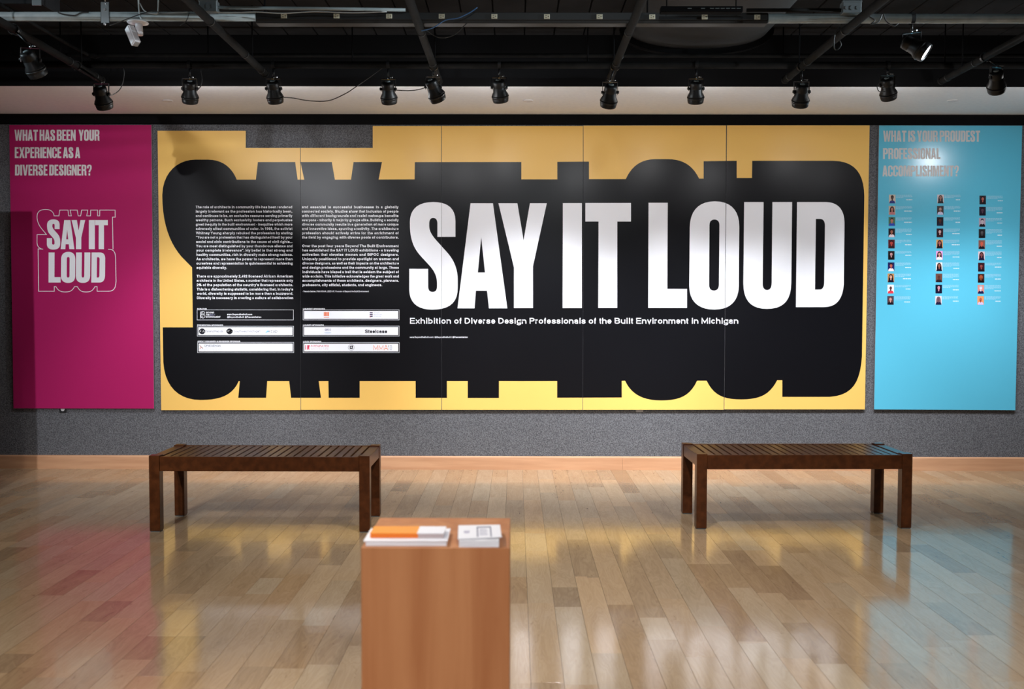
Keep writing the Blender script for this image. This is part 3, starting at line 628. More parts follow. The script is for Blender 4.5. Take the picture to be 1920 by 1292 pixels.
mf = [([rect(693.2, 585.4+i*3.4, 698.8, 587.5+i*3.4)], (0.10, 0.07, 0.14)) for i in range(3)]+[([rect(693.2, 592.2, 694.6, 595.4)], RED)]
sbox(MUR[1], 567.8, 580.6, 748.8, 600.4, 'LOUDEST SPONSORS', 41.5, True, bars+mf, T('MICHIGAN', 700.2, 712, 587.4, 1.9, LAV, 0)+T('ARCHITECTURAL', 700.2, 717, 590.8, 1.9, LAV, 0)+T('FOUNDATION', 700.2, 715, 594.2, 1.9, LAV, 0))
sbox(MUR[1], 567.8, 610.9, 748.8, 630.8, 'LOUDER SPONSORS', 39.5, True, [([ellipse(614.6, 623.8, 6.8, 1.6)], (0.70, 0.76, 0.88))], T('GRCC', 608.8, 620.8, 620.2, 3.8, NAVY, 0.02)+T('Steelcase', 683.8, 726, 624.6, 6.6, DK, 0.032, tight=-0.05))
ia = [([rect(572.5, 647.2, 574, 655.6)], RED), ([[(576, 647.2), (581, 647.2), (578.5, 655.6), (576, 655.6)]], RED), ([[(580.6, 651.6), (580.6, 655.6), (579.2, 655.6)]], RED)]
ring = [([ellipse(658.5, 651.4, 5.9, 5.9), ellipse(658.5, 651.4, 5.3, 5.3)], (0.3, 0.3, 0.36)), (frame(655.8, 648.4, 661.2, 654.2, 1.3), DK), ([rect(657.6, 650.2, 658.6, 654.2)], DK), ([rect(659.6, 648, 661.6, 650.6)], DK)]
sbox(MUR[1], 568, 641.9, 749, 661.6, 'LOUD SPONSORS', 34.5, True, ia+ring, T('INTEGRATED', 582.4, 617, 650.5, 3.6, RED, 0.01)+T('ARCHITECTURE', 582.8, 616.5, 656, 3.6, (0.75, 0.5, 0.58), -0.01)
     + T('MMA', 699.6, 728, 656.6, 9.6, ORG, -0.005)+T('10', 727, 735, 656.6, 9.6, (0.16, 0.16, 0.3), -0.01))
# magenta board
mag = board('magenta_board', [(17, 234), (284, 234), (289, 766.5), (25, 766)], M['magenta'], 'tall magenta board with white heading and outlined logo at the left end of the wall', 'sign')
G_ = (0.80, 0.80, 0.80)
for tx, a, b, c, d in (('WHAT HAS BEEN  YOUR', 27.3, 186.7, 243.3, 263.9), ('EXPERIENCE AS A', 27.7, 150.3, 276, 296.4), ('DIVERSE DESIGNER?', 28, 171.9, 308.9, 329)):
    for sh in heading(tx, a, b, c, d, G_): prt('heading_letter', sh, 1, mag, False)
LM = lambda x, y: (60+x/7.176, 380+y/7.176)
for c, (a, b, cc, d) in dict(S=(200, 225, 380, 632), A=(385, 235, 570, 626), Y=(532, 235, 716, 626), I=(765, 235, 845, 626), T=(848, 235, 1020, 626), L=(222, 670, 385, 1075), O=(390, 662, 583, 1080), U=(590, 670, 785, 1080), D=(797, 670, 985, 1075)).items():
    prt('logo_letter', [(lerp_map(LET[c], bbox(LET[c]), (*LM(a, b), *LM(cc, d))), (0.93, 0.93, 0.97))], 1, mag, True)
def stroke(path, wpx):
    pts = curve(path, 6); L = []; Rr = []
    for i, p in enumerate(pts):
        a = Vector(pts[max(i-1, 0)]); b = Vector(pts[min(i+1, len(pts)-1)]); q = Vector(p)
        d1 = (q-a).normalized() if i > 0 else (b-q).normalized(); d2 = (b-q).normalized() if i < len(pts)-1 else d1
        n1 = Vector((-d1.y, d1.x)); n2 = Vector((-d2.y, d2.x)); n = (n1+n2)
        n = n/max(n.length_squared, 0.35)*2*(wpx/2) if n.length > 1e-6 else n1*wpx/2
        L.append(tuple(q+n)); Rr.append(tuple(q-n))
    k = len(pts); return L+Rr, [(i, i+1, k+i+1, k+i) for i in range(k-1)]
P1 = [(150, 627), ('q', 70, 615, 68, 540), (68, 430), (195, 430), (125, 345), ('q', 68, 270, 68, 190), ('c', 66, 120, 110, 92, 180, 92), ('c', 250, 90, 290, 120, 298, 178), (362, 178), (374, 100), (484, 100), (494, 178), (530, 178), (512, 100),
      (608, 100), (622, 178), (655, 178), (668, 100), (750, 100), (736, 178), (788, 178), (790, 100), (882, 100), (882, 178), (910, 178), (912, 100), (1118, 100), (1120, 195), (1083, 195), (1090, 628)]
P2 = [(1025, 628), (1062, 630), ('c', 1110, 640, 1126, 690, 1126, 760), (1131, 1060), ('c', 1128, 1150, 1100, 1192, 1030, 1192), (876, 1192), (876, 1130), (846, 1130), ('c', 820, 1185, 790, 1202, 728, 1202), ('c', 665, 1202, 640, 1185, 610, 1130),
      (572, 1130), ('c', 545, 1185, 510, 1202, 450, 1202), ('c', 385, 1202, 350, 1185, 322, 1130), (300, 1130), (300, 1192), (88, 1192), (82, 623), (150, 627)]
cvp = lambda P: [((e[0],)+tuple(v for i in range(1, len(e), 2) for v in LM(e[i], e[i+1]))) if isinstance(e[0], str) else LM(*e) for e in P]
for P in (P1, P2):
    v, f = stroke(cvp(P), 1.25); prt('logo_outline', [], 1, mag, True, None, [(v, f, (0.95, 0.93, 0.97))])
# cyan board with small portraits
cy = board('cyan_board', [(1648.2, 235), (1917, 235.5), (1904, 769.5), (1638.7, 768)], M['cyan'], 'tall cyan board of small portrait photos at the right end of the wall', 'sign')
G2 = (0.66, 0.64, 0.64)
for tx, a, b, c, d in (('WHAT IS YOUR PROUDEST', 1656, 1837.8, 244.9, 265.7), ('PROFESSIONAL', 1655.7, 1763.3, 277.9, 298.2), ('ACCOMPLISHMENT?', 1654.7, 1797.7, 310.5, 330.8)):
    for sh in heading(tx, a, b, c, d, G2): prt('heading_letter', sh, 1, cy, False)
def srgb(*c): return tuple(((v/255+0.055)/1.055)**2.4 if v > 10 else v/255/12.92 for v in c)
# background, hair, skin, clothes, style: s short hair, l long hair, b bald, h scarf
PEOPLE = [
 [((205, 190, 175), (40, 30, 30), (85, 60, 55), (50, 60, 130), 's'), ((200, 180, 160), (40, 28, 32), (190, 130, 115), (190, 120, 125), 'l'), ((80, 110, 85), (45, 38, 40), (195, 130, 110), (45, 70, 175), 's'), ((45, 35, 40), (20, 15, 18), (170, 105, 85), (215, 205, 215), 'l'),
  ((90, 30, 35), (30, 20, 25), (190, 80, 70), (45, 30, 35), 's'), ((40, 28, 26), (18, 14, 16), (200, 150, 150), (20, 16, 20), 'l'), ((30, 30, 90), (40, 25, 25), (190, 100, 85), (235, 235, 245), 's'), ((200, 140, 80), (20, 14, 16), (220, 170, 150), (20, 20, 45), 'l'),
  ((235, 235, 240), (70, 40, 40), (90, 50, 48), (225, 60, 75), 'b'), ((70, 62, 80), (90, 55, 50), (215, 160, 150), (25, 20, 30), 'l')],
 [((205, 195, 200), (35, 30, 35), (160, 110, 95), (30, 28, 34), 'h'), ((60, 50, 55), (70, 55, 50), (190, 150, 140), (200, 200, 230), 'l'), ((30, 25, 35), (30, 20, 20), (95, 55, 45), (30, 32, 60), 's'), ((55, 28, 38), (45, 22, 28), (225, 180, 180), (50, 25, 35), 'l'),
  ((225, 160, 90), (35, 20, 28), (190, 105, 100), (25, 15, 22), 'l'), ((245, 165, 220), (25, 14, 20), (225, 165, 150), (245, 240, 248), 'l'), ((235, 232, 235), (18, 14, 18), (175, 105, 85), (22, 22, 45), 'l'), ((110, 70, 60), (70, 40, 38), (95, 50, 42), (35, 30, 38), 'b'),
  ((22, 22, 50), (15, 12, 22), (215, 150, 165), (22, 20, 50), 'h'), ((215, 210, 220), (120, 95, 95), (110, 75, 90), (25, 25, 60), 'h')],
 [((50, 45, 55), (30, 20, 28), (185, 105, 95), (30, 25, 30), 'l'), ((38, 28, 45), (28, 22, 32), (95, 70, 85), (22, 20, 35), 's'), ((180, 160, 180), (22, 20, 28), (200, 190, 195), (25, 22, 30), 's'), ((40, 38, 42), (30, 30, 34), (95, 92, 95), (18, 18, 22), 's'),
  ((140, 90, 80), (190, 100, 80), (215, 95, 75), (25, 22, 34), 'b'), ((225, 200, 205), (30, 14, 22), (140, 80, 80), (25, 22, 55), 'l'), ((60, 20, 30), (35, 20, 24), (150, 80, 75), (30, 20, 30), 's'), ((60, 30, 28), (130, 80, 60), (165, 85, 55), (20, 15, 18), 'B'),
  ((215, 140, 130), (170, 175, 185), (235, 225, 235), (25, 30, 75), 's'), ((230, 150, 95), (160, 85, 70), (185, 95, 80), (200, 190, 235), 'b')]]
colx = [(1666.9, 1663.6, 12.2), (1757.4, 1753.6, 12.2), (1836.5, 1832.5, 12.2)]
rowy = [364.9, 386.1, 407.1, 428.4, 449.3, 470.6, 492.0, 513.0, 533.8, 555.0]
rnd = random.Random(3)
for ci in range(3):
    for ri in range(10):
        bg, hr, sk, cl, st = PEOPLE[ci][ri]; x = colx[ci][0]+(colx[ci][1]-colx[ci][0])*ri/9; y = rowy[ri]+(1.9-ri*0.19 if ci == 2 else 0); wd, ht = 12.2, 16.4
        q = lambda l: [(x+a*wd/12, y+b*ht/16) for a, b in l]
        sh = [([q(rect(0, 0, 12, 16))], srgb(*bg))]
        if st in 'lh': sh2 = [([q(curve([(1.6, 13.5), ('c', 1.4, 5, 2.6, 1.0, 6, 1.0), ('c', 9.4, 1.0, 10.6, 5, 10.4, 13.5)], 6))], srgb(*hr))]
        elif st == 's': sh2 = [([q(ellipse(6, 4.4, 2.9, 3.3, 12))], srgb(*hr))]
        else: sh2 = []
        body = ([q(curve([(0.6, 16), ('c', 0.8, 11.6, 3, 11.2, 4.6, 10.6), (7.4, 10.6), ('c', 9, 11.2, 11.2, 11.6, 11.4, 16)], 5))], srgb(*cl))
        k = 1.35 if st == 'B' else 1.0
        face = ([q(ellipse(6, 6.2 if st != 'h' else 5.6, 2.35*k, 3.1*k, 12))], srgb(*sk)); neck = ([q([(5, 8), (7, 8), (7.1, 11), (6, 12.4), (4.9, 11)])], srgb(*sk))
        eyes = [([q(rect(4.7, 5.3, 5.5, 5.8))], srgb(*[v*0.45 for v in sk])), ([q(rect(6.5, 5.3, 7.3, 5.8))], srgb(*[v*0.45 for v in sk])), ([q(rect(5.3, 7.6, 6.7, 7.9))], srgb(sk[0]*0.85, sk[1]*0.7, sk[2]*0.7))]
        root = prt('portrait_photo', [sh[0]], 1, cy, True)
        prt('figure', sh2, 2, root, True) if sh2 else None
        # figure pieces stack in thin layers
        prt('clothes', [body], 3, root, True); prt('face', [neck, face], 4, root, True); prt('features', eyes, 5, root, True)
        if st == 's': prt('hair', [([q(curve([(3.5, 5.2), ('c', 3.2, 1.6, 8.8, 1.6, 8.5, 5.2), ('q', 8, 3.7, 6, 3.7), ('q', 4, 3.7, 3.5, 5.2)], 5))], srgb(*hr))], 5, root, True)
        # caption: pale lines too small to read
        cap = []; tx0 = x+wd+1.4; tx1 = x+wd+31.4; nl = rnd.choice((3, 4, 4, 5))
        for li in range(nl):
            xx = tx0; xe = tx1 if li < nl-1 else tx0+(tx1-tx0)*rnd.uniform(0.3, 0.8)
            while xx < xe-1:
                wl = min(rnd.uniform(1.2, 4.2), xe-xx); cap.append(([rect(xx, y+0.6+li*1.62, xx+wl, y+1.25+li*1.62)], (0.42, 0.66, 0.80))); xx += wl+0.7
        yy = y+0.6+nl*1.62+1.9; xe = tx1; xx = xe-rnd.uniform(8, 16)
        while xx < xe-0.5: wl = min(rnd.uniform(2.5, 5), xe-xx); cap.append(([rect(xx, yy, xx+wl, yy+1.4)], (0.74, 0.84, 0.90))); xx += wl+0.6
        prt('caption_lines', cap, 1, cy, True)

# ------------------------------------------------------------------ wall plates peeping out below the boards
def wall_plate(px, zc, label, m1, m2):
    X = atY(px, 768, D).x; t = thing('wall_outlet', (X, D-0.003, zc-0.0575), label, 'outlet')
    G().box(X-0.031, X+0.031, D-0.006, D, zc-0.0575, zc+0.0575).build('cover_plate', m1, t, bevel=0.0015)
    for s in (-1, 1):
        g = G(); g.cyl((X, D-0.0055, zc+s*0.027), (X, D-0.0095, zc+s*0.027), 0.0165, 16); r = g.build('receptacle', m2, t)
        h = G(); [h.box(X+k*0.006-0.001, X+k*0.006+0.001, D-0.0098, D-0.0094, zc+s*0.027-0.004, zc+s*0.027+0.004) for k in (-1, 1)]; h.build('slots', M['slot'], r)
wall_plate(118.3, 0.519-0.035+0.0575, 'black wall outlet with white socket peeping from under the magenta board', M['black_plastic'], M['white_plastic'])
wall_plate(1199, 0.523-0.023+0.0575, 'small pale grey wall plate peeping from under the mural', M['grey_plastic'], M['grey_plastic'])

# ------------------------------------------------------------------ benches
def bench(x0, y0, rot, label):
    t = thing('slatted_bench', (0, 0, 0), label, 'bench', 'slatted benches')
    L, W, LG, HT = 1.378, 0.522, 0.066, 0.481; m = M['bench_wood']
    def part(name, g, bev=0.002): return g.build(name, m, t, bevel=bev)
    for sx in (0, 1):
        for sy in (0, 1):
            a = sx*(L-LG); b = sy*(W-LG)
            lg = part('leg', G().box(a, a+LG, b, b+LG, 0.006, HT))
            G().box(a+0.004, a+LG-0.004, b+0.004, b+LG-0.004, 0.0, 0.0062).build('foot_pad', M['rubber'], lg)
    for y in (0.004, W-0.028): part('side_rail', G().box(LG, L-LG, y, y+0.024, HT-0.098, HT-0.0075))
    for xx in (0.003, L-LG+0.001): part('end_rail', G().box(xx, xx+LG-0.004, LG, W-LG, HT-0.082, HT-0.007))
    inner0 = LG+0.012; inner1 = L-LG-0.012; n = 24; p = (inner1-inner0+0.0105)/n
    for i in range(n):
        a = inner0+i*p; part('slat', G().box(a, a+p-0.0105, 0.0282, W-0.0282, HT-0.030, HT-0.009), 0.0018)
    G().box(LG, L-LG, W/2-0.02, W/2+0.02, HT-0.060, HT-0.031).build('cross_rail', m, t, bevel=0.002)
    t.location = (x0, y0, 0); t.rotation_euler = (0, 0, rot)
    return t
bench(-2.288, 6.166, 0.0, 'dark slatted wooden bench on the left, behind the wooden plinth')
bench(1.150, 6.279, math.radians(1.3), 'dark slatted wooden bench on the right, in front of the mural end')

# ------------------------------------------------------------------ plinth with its leaflets
PZ = 0.7552
pl = thing('display_plinth', (-0.2234, 2.945, 0), 'maple veneered display plinth standing in the foreground', 'plinth')
G().box(-0.4309, -0.0159, 2.75, 3.137, 0.0, PZ).build('veneer_box', M['plinth_wood'], pl, bevel=0.0015)
def topp(px, py, z): return atZ(px, py, z)
def slab(g, x0, x1, y0, y1, z0, z1, rot=0.0):
    c = Vector(((x0+x1)/2, (y0+y1)/2, 0)); mt = Matrix.Translation(c) @ Matrix.Rotation(rot, 4, 'Z') @ Matrix.Translation(-c)
    return g.box(x0, x1, y0, y1, z0, z1, mt)
# left: low white pile with a shorter orange-topped pile on it
a = topp(688, 1023.3, PZ); b = topp(834, 1023.3, PZ)
st = thing('leaflet_pile', (a.x+0.1, a.y+0.05, PZ), 'wide pile of white leaflets on the left of the wooden plinth', 'leaflets')
g = slab(G(), a.x-0.004, b.x+0.004, a.y, a.y+0.150, PZ, PZ+0.0125, 0.012); g.build('sheets', M['paper_edge'], st)
g = slab(G(), a.x-0.010, b.x+0.007, a.y-0.002, a.y+0.153, PZ+0.0127, PZ+0.0145, 0.006); g.build('top_sheet', M['paper'], st)
z1 = PZ+0.0146; c0 = atY(694, 1006, a.y+0.03).x; c1 = atY(834, 1006, a.y+0.03).x; cm_ = c0+(c1-c0)*0.64
st2 = thing('booklet_pile', ((c0+c1)/2, a.y+0.08, z1), 'orange and white booklets stacked on the white leaflets', 'booklets')
slab(G(), c0, cm_, a.y+0.032, a.y+0.118, z1, z1+0.0125).build('orange_edges', M['orange_edge'], st2)
slab(G(), cm_, c1-0.004, a.y+0.032, a.y+0.118, z1, z1+0.0125).build('taupe_edges', M['taupe_edge'], st2)
slab(G(), c0-0.001, cm_-0.003, a.y+0.031, a.y+0.120, z1+0.0126, z1+0.0138).build('orange_cover', M['orange'], st2)
slab(G(), cm_-0.003, c1-0.002, a.y+0.031, a.y+0.120, z1+0.0126, z1+0.0138).build('white_cover', M['paper'], st2)
# right: pile of cards, the top one printed and lifting over the rest
a = topp(860.5, 1026, PZ); b = topp(935.5, 1026, PZ)
st3 = thing('card_pile', ((a.x+b.x)/2, a.y+0.09, PZ), 'pile of printed white cards at the right edge of the wooden plinth', 'leaflets')
slab(G(), a.x, b.x, a.y, a.y+0.17, PZ, PZ+0.0185).build('cards', M['paper_edge'], st3)
zt = PZ+0.0205; p0 = topp(858.5, 1011.3, zt); p1 = topp(940.5, 1008.8, zt); p2 = topp(937.5, 985.5, zt); p3 = topp(859.5, 985.5, zt)
g = G(); g.add([(p.x, p.y, zt+d+((0.002) if i in (1, 2) else 0)) for d in (0, 0.0008) for i, p in enumerate((p0, p1, p2, p3))], [(3, 2, 1, 0), (4, 5, 6, 7), (0, 1, 5, 4), (1, 2, 6, 5), (2, 3, 7, 6), (3, 0, 4, 7)])
tc = g.build('top_card', M['paper'], st3)
def on_card(u, v): p = (p0.lerp(p1, u)).lerp(p3.lerp(p2, u), v); return Vector((p.x, p.y, zt+0.0011+0.002*u))
def card_rect(g, u0, v0, u1, v1, col): g.col = col; g.add([on_card(u0, v0), on_card(u1, v0), on_card(u1, v1), on_card(u0, v1)], [(0, 1, 2, 3)])
g = G(); dk = (0.08, 0.08, 0.16)
card_rect(g, 0.44, 0.08, 0.465, 0.85, dk); card_rect(g, 0.75, 0.05, 0.775, 0.85, dk); card_rect(g, 0.44, 0.78, 0.775, 0.85, dk)
for i in range(6): card_rect(g, 0.50, 0.20+i*0.09, 0.70-0.02*(i % 3), 0.235+i*0.09, (0.36, 0.36, 0.46))
for i in range(3): card_rect(g, 0.14+0.045*i, 0.40-0.03*(i % 2), 0.17+0.045*i, 0.56, (0.30, 0.28, 0.42))
g.build('card_print', M['ink_matte'], tc)

# ------------------------------------------------------------------ pipe grid under the deck
RP = 0.0242; PIPY1 = 7.06; PIPZ = 3.10; PIPY2 = 5.88; DZ = 3.035
def pipe(name, pts, r, m, label, cat, group=None, n=20):
    g = G(); g.smooth = True
    for a, b in zip(pts, pts[1:]): g.cyl(a, b, r, n)
    return tag(g.build(name, m), label, cat, group)
def hangers(parent, pts):
    for p in pts: G().cyl((p[0], p[1], p[2]), (p[0], p[1], DECK), 0.005, 8).build('hanger_rod', M['black_paint'], parent)
zl = lambda px, py, Y: atY(px, py, Y).z
yA = zl(960, 122, PIPY1); yB = zl(200, 31, PIPY2)
P_low = pipe('lighting_pipe', [(-4.0, PIPY1, yA), (XR-0.4, PIPY1, yA)], RP, M['pipe_dark'], 'long black lighting pipe nearest the wall, carrying most of the spotlights', 'pipe')
hangers(P_low, [(x, PIPY1, yA+RP*0.9) for x in (-3.2, -1.15, 0.5, 3.0, 5.5)])
P_c = pipe('conduit', [(-3.6, PIPY1+0.12, zl(960, 104, PIPY1+0.12)), (XR-0.4, PIPY1+0.12, zl(960, 104, PIPY1+0.12))], 0.014, M['pipe_dark'], 'thin dark conduit running just above the long lighting pipe', 'conduit')
hangers(P_c, [(x, PIPY1+0.12, zl(960, 104, PIPY1+0.12)+0.012) for x in (-2.2, 1.9)])
xa = atY(480, 31, PIPY2).x; xb = atY(1440, 33, PIPY2).x
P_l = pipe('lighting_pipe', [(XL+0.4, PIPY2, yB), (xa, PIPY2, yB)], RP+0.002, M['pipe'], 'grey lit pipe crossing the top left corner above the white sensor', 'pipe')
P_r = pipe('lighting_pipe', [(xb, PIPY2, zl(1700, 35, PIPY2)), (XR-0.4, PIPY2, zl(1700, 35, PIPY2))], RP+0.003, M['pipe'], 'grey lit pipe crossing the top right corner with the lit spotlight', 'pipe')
hangers(P_l, [(-5.0, PIPY2, yB+RP)]); hangers(P_r, [(5.2, PIPY2, zl(1700, 35, PIPY2)+RP)])
# raceway with ten outlets
z0 = zl(960, 38.5, PIPY2); z1 = zl(960, 24.5, PIPY2)
rc = thing('outlet_raceway', ((xa+xb)/2, PIPY2, z0), 'long black power raceway with a row of ivory outlets', 'raceway')
G().box(xa+0.003, xb-0.003, PIPY2-0.012, PIPY2+0.05, z0, z1).build('channel', mat('raceway_black', (0.020, 0.022, 0.024), 0.5), rc, bevel=0.002)
G().box(xa, xb-0.004, PIPY2-0.006, PIPY2+0.07, z0-0.018, z0-0.0005).build('lower_lip', mat('lip_brown', (0.022, 0.018, 0.015), 0.6), rc, bevel=0.001)
for i in range(10):
    c = atY(532.4+i*98.6, 30+i*0.25, PIPY2-0.012); r = G().box(c.x-0.017, c.x+0.017, PIPY2-0.0165, PIPY2-0.0122, c.z-0.0135, c.z+0.0135).build('outlet', M['ivory'], rc, bevel=0.001)
    h = G()
    for sz in (-1, 1): h.box(c.x-0.009, c.x-0.001, PIPY2-0.0170, PIPY2-0.0166, c.z+sz*0.006-0.0015, c.z+sz*0.006+0.0015)
    h.box(c.x+0.006, c.x+0.011, PIPY2-0.0170, PIPY2-0.0166, c.z-0.003, c.z+0.003); h.build('outlet_slots', M['slot'], r)
hangers(rc, [(atY(494, 20, PIPY2).x, PIPY2+0.03, z1), (atY(1215, 20, PIPY2).x, PIPY2+0.03, z1)])
# depth pipes running from the visitor to the wall: far end px, near px at the top of the frame
DP = []
def depth_pipe(far, near, label, r=RP, m='pipe_dark', z=DZ, extra=None):
    a = atZ(*far, z); b = atZ(*near, z); d = (b-a).normalized(); b = a+d*((a.y-0.6)/abs(d.y)); DP.append((a.copy(), b.copy()))
    p = pipe('depth_pipe', [a, b], r, M[m], label, 'pipe', 'pipes running towards the wall')
    c = G(); c.cyl(a-d*0.004, a+d*0.02, r+0.004, 20); c.build('end_cap', M[m], p)
    for yy in (a.y-0.35, a.y-2.2):
        if yy > 1: q = a+d*((a.y-yy)/abs(d.y)); G().cyl(q+Vector((0, 0, r*0.8)), (q.x, q.y, DECK), 0.005, 8).build('hanger_rod', M['black_paint'], p)
    for yy in (a.y-0.12, a.y-0.55, a.y-1.3):
        q = a+d*((a.y-yy)/abs(d.y)); G().cyl(q-d*0.004, q+d*0.004, r+0.003, 16).build('strap', M['cable'], p)
    return p
depth_pipe((190, 150), (0, 40), 'leftmost depth pipe, reaching from the left edge to the first spotlight')
depth_pipe((497, 138), (352, 0), 'depth pipe slanting from above the white sensor to the third spotlight')
depth_pipe((823, 152), (768, 0), 'depth pipe left of centre, slanting down to the strongly tilted spotlight')
depth_pipe((1142, 152), (1206, -5), 'depth pipe right of centre, slanting down to a spotlight')
depth_pipe((1472, 150), (1655, 0), 'depth pipe slanting down beside the right electrical box')
depth_pipe((1765, 152), (1920, 68), 'rightmost depth pipe, reaching in from the right edge')
a = atZ(57, 42, 3.20); b = atZ(165, 103, 3.20); c = atZ(0, 8, 3.20)
g = G(); g.tube([c, a, b, b+Vector((0.08, 0.02, 0))], 0.012, 10, 3); tag(g.build('conduit', M['pipe_dark']), 'thin bent conduit above the leftmost depth pipe', 'conduit')
# duct bulging below the deck
DY0, DY1 = 5.95, 7.20
def oval(hw, dp, y, n=20): return [Vector((atY(1307, 60, 7.2).x+hw*math.cos(math.pi*k/n), y, DECK-dp*math.sin(math.pi*k/n)**0.8)) for k in range(n+1)]
g = G(); g.smooth = True; A = oval(0.50, 0.150, DY0); B = oval(0.50, 0.150, DY1); n = len(A); g.add(A+B, [(i, i+1, n+i+1, n+i) for i in range(n-1)]); g.smooth = False; g.add(A+B, [tuple(range(n)), tuple(reversed(range(n, 2*n))), (0, n, 2*n-1, n-1)])
du = tag(g.build('air_duct', noisy(mat('duct_grey', rough=0.7, spec=0.3), (0.022, 0.0215, 0.021), (0.027, 0.0265, 0.026), nscale=5)), 'wide dark oval air duct under the black deck, right of centre', 'duct')
g = G(); A = oval(0.55, 0.19, DY1-0.01); B = oval(0.55, 0.19, DY1+0.05); C = oval(0.49, 0.14, DY1-0.01); g.add(A+B+C, [(i, i+1, n+i+1, n+i) for i in range(n-1)]+[(2*n+i, 2*n+i+1, i+1, i) for i in range(n-1)]); g.build('duct_flange', M['black_paint'], du)
# dark linear diffuser
LY = 5.72
a = atY(1238, 14, LY); b = atY(1391, 25, LY)
ld = thing('linear_diffuser', ((a.x+b.x)/2, LY, b.z), 'slim black fixture with a row of small slots above the raceway', 'fixture')
G().box(a.x, b.x, LY-0.03, LY+0.03, b.z, a.z).build('body', M['black_paint'], ld, bevel=0.003)
for px in (1293, 1318, 1335, 1345, 1355, 1365, 1375, 1385):
    c = atY(px, 14, LY-0.03); G().box(c.x-0.011, c.x+0.011, LY-0.034, LY-0.0302, c.z-0.008, c.z-0.004).build('slot', M['galv'], ld)
for px in (1250, 1380): c = atY(px, 14, LY); G().cyl((c.x, LY, a.z), (c.x, LY, DECK), 0.004, 8).build('hanger_rod', M['pipe_dark'], ld)
# junction boxes and conduits
def jbox(px0, py0, px1, py1, Y, label):
    a = atY(px0, py0, Y); b = atY(px1, py1, Y); t = thing('junction_box', ((a.x+b.x)/2, Y+0.03, b.z), label, 'box', 'electrical boxes by the pipes')
    G().box(a.x, b.x, Y, Y+0.06, b.z, a.z).build('box_body', M['galv'], t, bevel=0.002)
    G().box(a.x-0.003, b.x+0.003, Y-0.002, Y+0.02, a.z-0.006, a.z+0.004).build('lid', M['galv'], t, bevel=0.001)
    w_ = b.x-a.x; zc = (a.z+b.z)/2-0.004
    for k in (0.2, 0.5, 0.8):
        g = G(); x = a.x+w_*k; g.cyl((x, Y, zc), (x, Y-0.002, zc), 0.013 if k == 0.5 else 0.010, 14); g.build('knockout', M['galv'], t)
    G().cyl(((a.x+b.x)/2, Y+0.03, a.z), ((a.x+b.x)/2, Y+0.03, DECK), 0.006, 8).build('hanger_rod', M['pipe_dark'], t)
jbox(373, 0, 406, 21, 5.78, 'grey electrical box beside the slanting pipe on the left')
jbox(1581, 2, 1615, 24, 5.78, 'grey electrical box above the pipe on the right')
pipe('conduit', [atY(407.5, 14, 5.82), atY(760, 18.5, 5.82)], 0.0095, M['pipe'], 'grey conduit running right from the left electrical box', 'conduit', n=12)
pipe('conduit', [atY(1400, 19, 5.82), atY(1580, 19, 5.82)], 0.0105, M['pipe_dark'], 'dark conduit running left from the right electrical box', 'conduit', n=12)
def cable(pts, r, m, label, Y=None, group=None, cat='cable'):
    g = G(); g.tube([atY(p[0], p[1], p[2] if len(p) > 2 else Y) for p in pts], r, 6, 5); return tag(g.build('cable', M[m]), label, cat, group)
cable([(400, 22), (430, 24), (480, 22.5), (530, 25), (590, 22), (660, 24), (725, 22)], 0.003, 'white_cable', 'thin pale cable sagging along the left conduit', 5.80)
cable([(259, -8), (261, 20), (264, 36)], 0.0045, 'white_cable', 'white cable dropping to the white sensor', 5.84)
cable([(262, 6), (272, 21), (290, 26), (296, 22), (297, -6)], 0.0035, 'white_cable', 'white cable looping up from the left pipe', 5.84)
cable([(288, 25.5), (310, 25), (335, 24), (352, 23)], 0.004, 'white_cable', 'white cable strapped on top of the left pipe', 5.86)
cable([(206, 48), (230, 39), (262, 27), (288, 20), (297, 23)], 0.0028, 'cable', 'dark wire looping from the hanger plate to the left pipe', 5.82)
cable([(355, 24), (350, 38), (343, 44), (338, 48)], 0.0025, 'cable', 'short dark wire end hanging under the left pipe', 5.852)
cable([(108, 23), (120, 27), (140, 29), (152, 24), (166, 23)], 0.004, 'cable', 'black cable wrapped on the left pipe', 5.84)
cable([(1625, 28), (1640, 38), (1633, 45), (1648, 40), (1655, 26), (1662, 40), (1676, 49), (1684, 44)], 0.004, 'cable', 'black cable tangled round the right pipe', 5.84)
cable([(1578, 45), (1566, 62), (1564, 88), (1570, 93), (1577, 84), (1574, 75)], 0.003, 'cable', 'loop of wire hanging from the depth pipe beside the right box', 5.9)
cable([(531, 182.5), (550, 184), (580, 189), (615, 189), (645, 177), (670, 161), (730, 118)], 0.0032, 'cable', 'long black cable swagged between the third and fourth spotlights', 7.10)
cable([(742, 169), (765, 170), (785, 168), (803, 162)], 0.0032, 'cable', 'short black cable joining two neighbouring spotlights left of centre', 7.10)
cable([(790, 58), (812, 52), (835, 38), (858, 34), (880, 24), (895, 14)], 0.0028, 'blue_cable', 'blue wire drooping left of centre under the raceway', 5.8)
cable([(800, 57), (822, 70), (850, 66), (875, 44)], 0.0025, 'cable', 'thin dark wire sagging beside the blue wire', 5.82)
cable([(1165, 95), (1168, 108), (1160, 112), (1154, 106)], 0.003, 'cable', 'small grey wire loop under the depth pipe right of centre', 6.7)
cable([(196, 181), (215, 176), (228, 162), (233, 135), (225, 118)], 0.003, 'cable', 'cable curving up from the leftmost spotlight over the white soffit', 7.05)
cable([(370, 169), (376, 162), (379, 148), (376, 130)], 0.003, 'cable', 'short cable rising from the second spotlight over the soffit', 7.02)
cable([(1655, 150), (1645, 160), (1648, 171), (1660, 172)], 0.003, 'cable', 'cable looping beside the tilted spotlight near the cyan board', 7.0)
